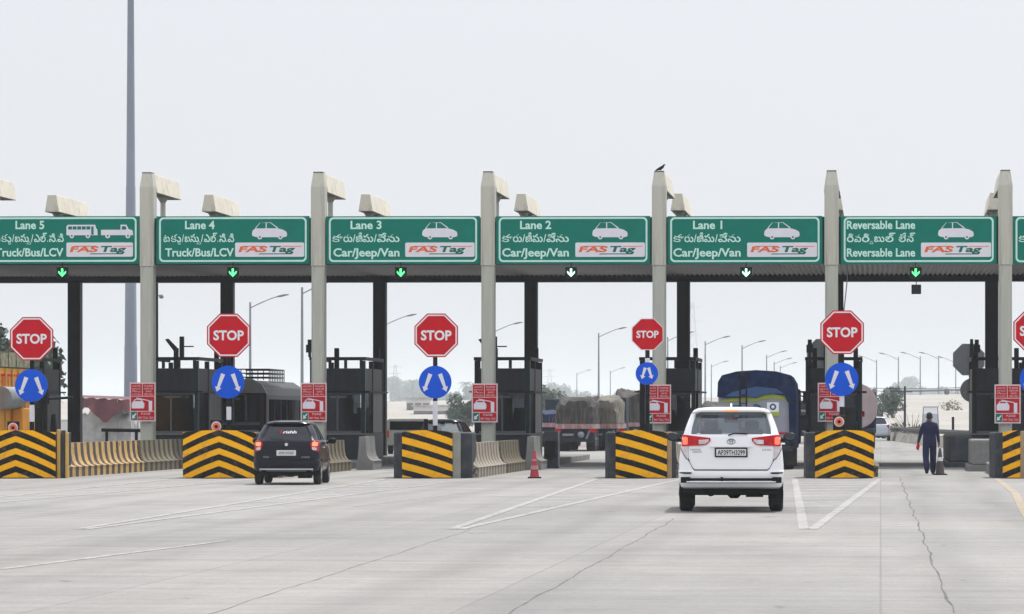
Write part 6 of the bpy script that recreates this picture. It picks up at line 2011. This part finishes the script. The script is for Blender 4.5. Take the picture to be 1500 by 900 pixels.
def tree_proto(seed, r, h, trunk, n, leaf, key):
    o = thing('tree', '', 'tree')
    m = MB()
    m.path([(0, 0, 0), (0.1, 0, trunk * 0.6), (0, 0.1, trunk + h * 0.3)], [r * 0.07, r * 0.05, r * 0.03], n=8)
    rnd = random.Random(seed)
    for k in range(6):
        a = rnd.uniform(0, 6.28)
        m.path([(0.05, 0, trunk * 0.8), (r * 0.3 * math.cos(a), r * 0.3 * math.sin(a), trunk + h * 0.3), (r * 0.55 * math.cos(a), r * 0.55 * math.sin(a), trunk + h * 0.55)], [r * 0.04, r * 0.025, r * 0.01], n=6)
    m.build('trunk', M['bark'], o, smooth=50)
    crown_mesh(seed, r, h, n, leaf, key).build('crown', M[key], o, (0, 0, trunk))
    return o
def palm_proto(seed):
    o = thing('palm_tree', '', 'palm tree')
    rnd = random.Random(seed)
    m = MB(); m.path([(0, 0, 0), (0.3, 0, 4), (0.4, 0, 8), (0.2, 0, 10.5)], [0.22, 0.17, 0.14, 0.12], n=8); m.build('trunk', M['bark'], o, smooth=50)
    m = MB()
    for k in range(18):
        a = 2 * math.pi * k / 18 + rnd.uniform(-.1, .1)
        up = rnd.uniform(-0.4, 1.3)
        L_ = rnd.uniform(2.4, 3.4)
        pts = []
        for i in range(7):
            t = i / 6
            pts.append(Vector((0.2 + math.cos(a) * L_ * t * 0.9, math.sin(a) * L_ * t * 0.9, 10.5 + up * t * 1.6 - 2.0 * t * t)))
        side = Vector((-math.sin(a), math.cos(a), 0))
        for i in range(6):
            for sg in (-1, 1):
                for f in (0.0, 0.5):
                    p_ = pts[i].lerp(pts[i + 1], f)
                    q_ = p_ + side * sg * 0.7 * (1 - 0.5 * i / 6) + Vector((0, 0, -0.35)) + (pts[i + 1] - pts[i]) * 0.5
                    m.add([p_, p_ + (pts[i + 1] - pts[i]) * 0.3, q_], [(0, 1, 2)])
    m.build('crown', M['leaf'], o)
    return o
protos = [tree_proto(11, 4.5, 6.5, 3.0, 2600, 0.34, 'leaf'), tree_proto(12, 5.5, 7.5, 3.5, 3000, 0.38, 'leaf'), tree_proto(13, 3.5, 8.5, 3.5, 2200, 0.32, 'leaf')]
palm = palm_proto(5)
used = [False] * 4
def place(kind, px, top, Yq, label, group='hazy trees on the horizon', hh=None, base=0.0, rz=0):
    p0 = ([*protos, palm])[kind]
    o = p0 if not used[kind] else copy_tree(p0)
    used[kind] = True
    if Yq > 850:
        Yq *= 2.2
    full = (9.0, 10.6, 11.4, 11.6)[kind]
    target_h = Z(top, Yq) - base
    k = target_h / full
    o.scale = (k, k, k)
    o.location = (X(px, Yq), Yq, base)
    o.rotation_euler = (0, 0, rz)
    tag(o, label, 'palm tree' if kind == 3 else 'tree', group)
rnd = random.Random(3)
# left of the free standing stop sign
T = [(2, 575, 553, 1500), (1, 588, 562, 1400), (0, 612, 563, 1350), (1, 632, 572, 1250), (2, 600, 558, 1500), (1, 668, 575, 900), (2, 688, 566, 1100), (0, 655, 578, 1300)]
for i, (k, px, top, Yq) in enumerate(T):
    place(k, px, top, Yq, 'pale blue hazy tree in the clump behind the free standing stop sign', 'hazy trees behind the free standing stop sign', rz=i * 1.1)
place(3, 603, 553, 1100, 'hazy palm left of the blue disc on the free standing stop sign', 'hazy palms')
place(3, 683, 556, 1000, 'hazy palm left of the third column with a red board', 'hazy palms', rz=1.5)
place(0, 678, 585, 330, 'grey green scrubby tree behind the barrier left of the cone', 'roadside trees')
place(1, 697, 590, 350, 'bushy roadside tree touching the column above the cone', 'roadside trees', rz=2)
for i, (k, px, top, Yq) in enumerate([(0, 800, 574, 900), (1, 815, 563, 1400), (2, 825, 567, 1400), (1, 850, 577, 1300), (0, 866, 578, 1300), (1, 905, 577, 1100), (0, 921, 577, 1000), (2, 890, 581, 1200), (1, 838, 572, 1500)]):
    place(k, px, top, Yq, 'hazy tree in the row above the tarpaulin covered trucks', 'hazy trees above the covered trucks', rz=i * 1.7)
place(0, 803, 572, 420, 'darker tree right of the booth behind the cone', 'roadside trees', rz=1)
for i, (k, px, top, Yq) in enumerate([(2, 1332, 553, 1500), (1, 1322, 562, 1500), (0, 1344, 572, 1400), (1, 1358, 572, 1500), (1, 1372, 573, 1500), (0, 1388, 572, 1400), (1, 1305, 575, 1200), (0, 1400, 574, 1400)]):
    place(k, px, top, Yq, 'pale hazy tree on the horizon behind the walking man', 'hazy trees behind the walking man', rz=i * 1.3)
place(2, 1308, 568, 380, 'hazy green tree between the silver car and the utility pole', 'roadside trees', rz=2.2)
place(0, 1300, 585, 420, 'low hazy tree above the silver car', 'roadside trees', rz=0.4)
place(1, 20, 478, 170, 'green tree above the orange truck at the far left edge', 'roadside trees', rz=0.9)
place(0, 1150, 588, 700, 'hazy tree right of the blue tanker', 'roadside trees', rz=1.9)
# scrub on the wall side
b0 = thing('scrub_bush', 'dry scrub beside the utility pole beyond the walking man', 'bush', (X(1336, 268), 268, 0))
crown_mesh(77, 1.6, 1.0, 500, 0.10, 'leaf_dry', squash=0.6).build('foliage', M['leaf_dry'], b0)
m = MB(); rnd = random.Random(5)
for k in range(14):
    a = rnd.uniform(0, 6.28)
    m.path([(0, 0, 0), (0.7 * math.cos(a), 0.7 * math.sin(a), 0.9), (1.3 * math.cos(a), 1.3 * math.sin(a), 1.3 + rnd.uniform(0, 0.5))], [0.03, 0.02, 0.01], n=5)
m.build('stem', M['bark'], b0)

# crash rail along the crest of the embankment and along the far approach
def guard_rail(pts, label):
    o = thing('guard_rail', label, 'guard rail', (0, 0, 0), 0, 'steel guard rails on the far ramps')
    m = MB(); m.path([(x, y_, z + 0.65) for x, y_, z in pts], 0.14, n=6); m.build('rail', M['galv'], o)
    for i in range(len(pts) - 1):
        a, b = Vector(pts[i]), Vector(pts[i + 1])
        for k in range(4):
            q = a.lerp(b, k / 4)
            m = MB(); m.box(q.x - 0.07, q.x + 0.07, q.y - 0.07, q.y + 0.07, q.z - 0.05, q.z + 0.6); m.build('rail_post', M['galv'], o)
fr_ = [(28 + i * 12, 300 - i * 6, 0.01) for i in range(12)]
guard_rail([(x * 1.72 + 4, 558, 4.4 + 0.5 * math.sin(i * 0.7)) for i, (x, y_, z) in enumerate(fr_)][:7], 'steel guard rail along the pale crest behind the walking man')
for i, (px, yy_, h_, lb) in enumerate([(1345, 300, 1.1, 'small dry bush left of the head of the walking man'), (1420, 230, 0.9, 'small dry bush near the rail right of the thin post'), (1386, 420, 1.6, 'dry bush on the pale slope right of the walking man'), (1316, 285, 1.4, 'dry bush beside the foot of the green roadside tree')]):
    b1 = thing('dry_bush', lb, 'bush', (X(px, yy_), yy_, 0.0 if yy_ < 320 else 1.9), i)
    crown_mesh(90 + i, h_, h_ * 0.7, 260, 0.11, 'leaf_dry', squash=0.6).build('foliage', M['leaf_dry'], b1)
    m = MB()
    for k in range(5):
        m.path([(0, 0, -0.1), (h_ * 0.5 * math.cos(k * 1.3), h_ * 0.5 * math.sin(k * 1.3), h_ * 0.7)], 0.02, n=5)
    m.build('stem', M['bark'], b1)

# ------------------------------------------------------------------ haze
m = MB(); m.box(-3600, 3600, -80, 7100, -1.0, 53.0)
hz = m.build('haze', None)
hm = bpy.data.materials.new('haze')
hm.use_nodes = True
nt = hm.node_tree
nt.nodes.remove(nt.nodes['Principled BSDF'])
pv = nt.nodes.new('ShaderNodeVolumePrincipled')
pv.inputs['Color'].default_value = (0.88, 0.95, 1.0, 1)
pv.inputs['Density'].default_value = 0.00021
pv.inputs['Anisotropy'].default_value = 0.0
nt.links.new(pv.outputs[0], nt.nodes['Material Output'].inputs['Volume'])
hz.data.materials.clear()
hz.data.materials.append(hm)
struct(hz, 'stuff')
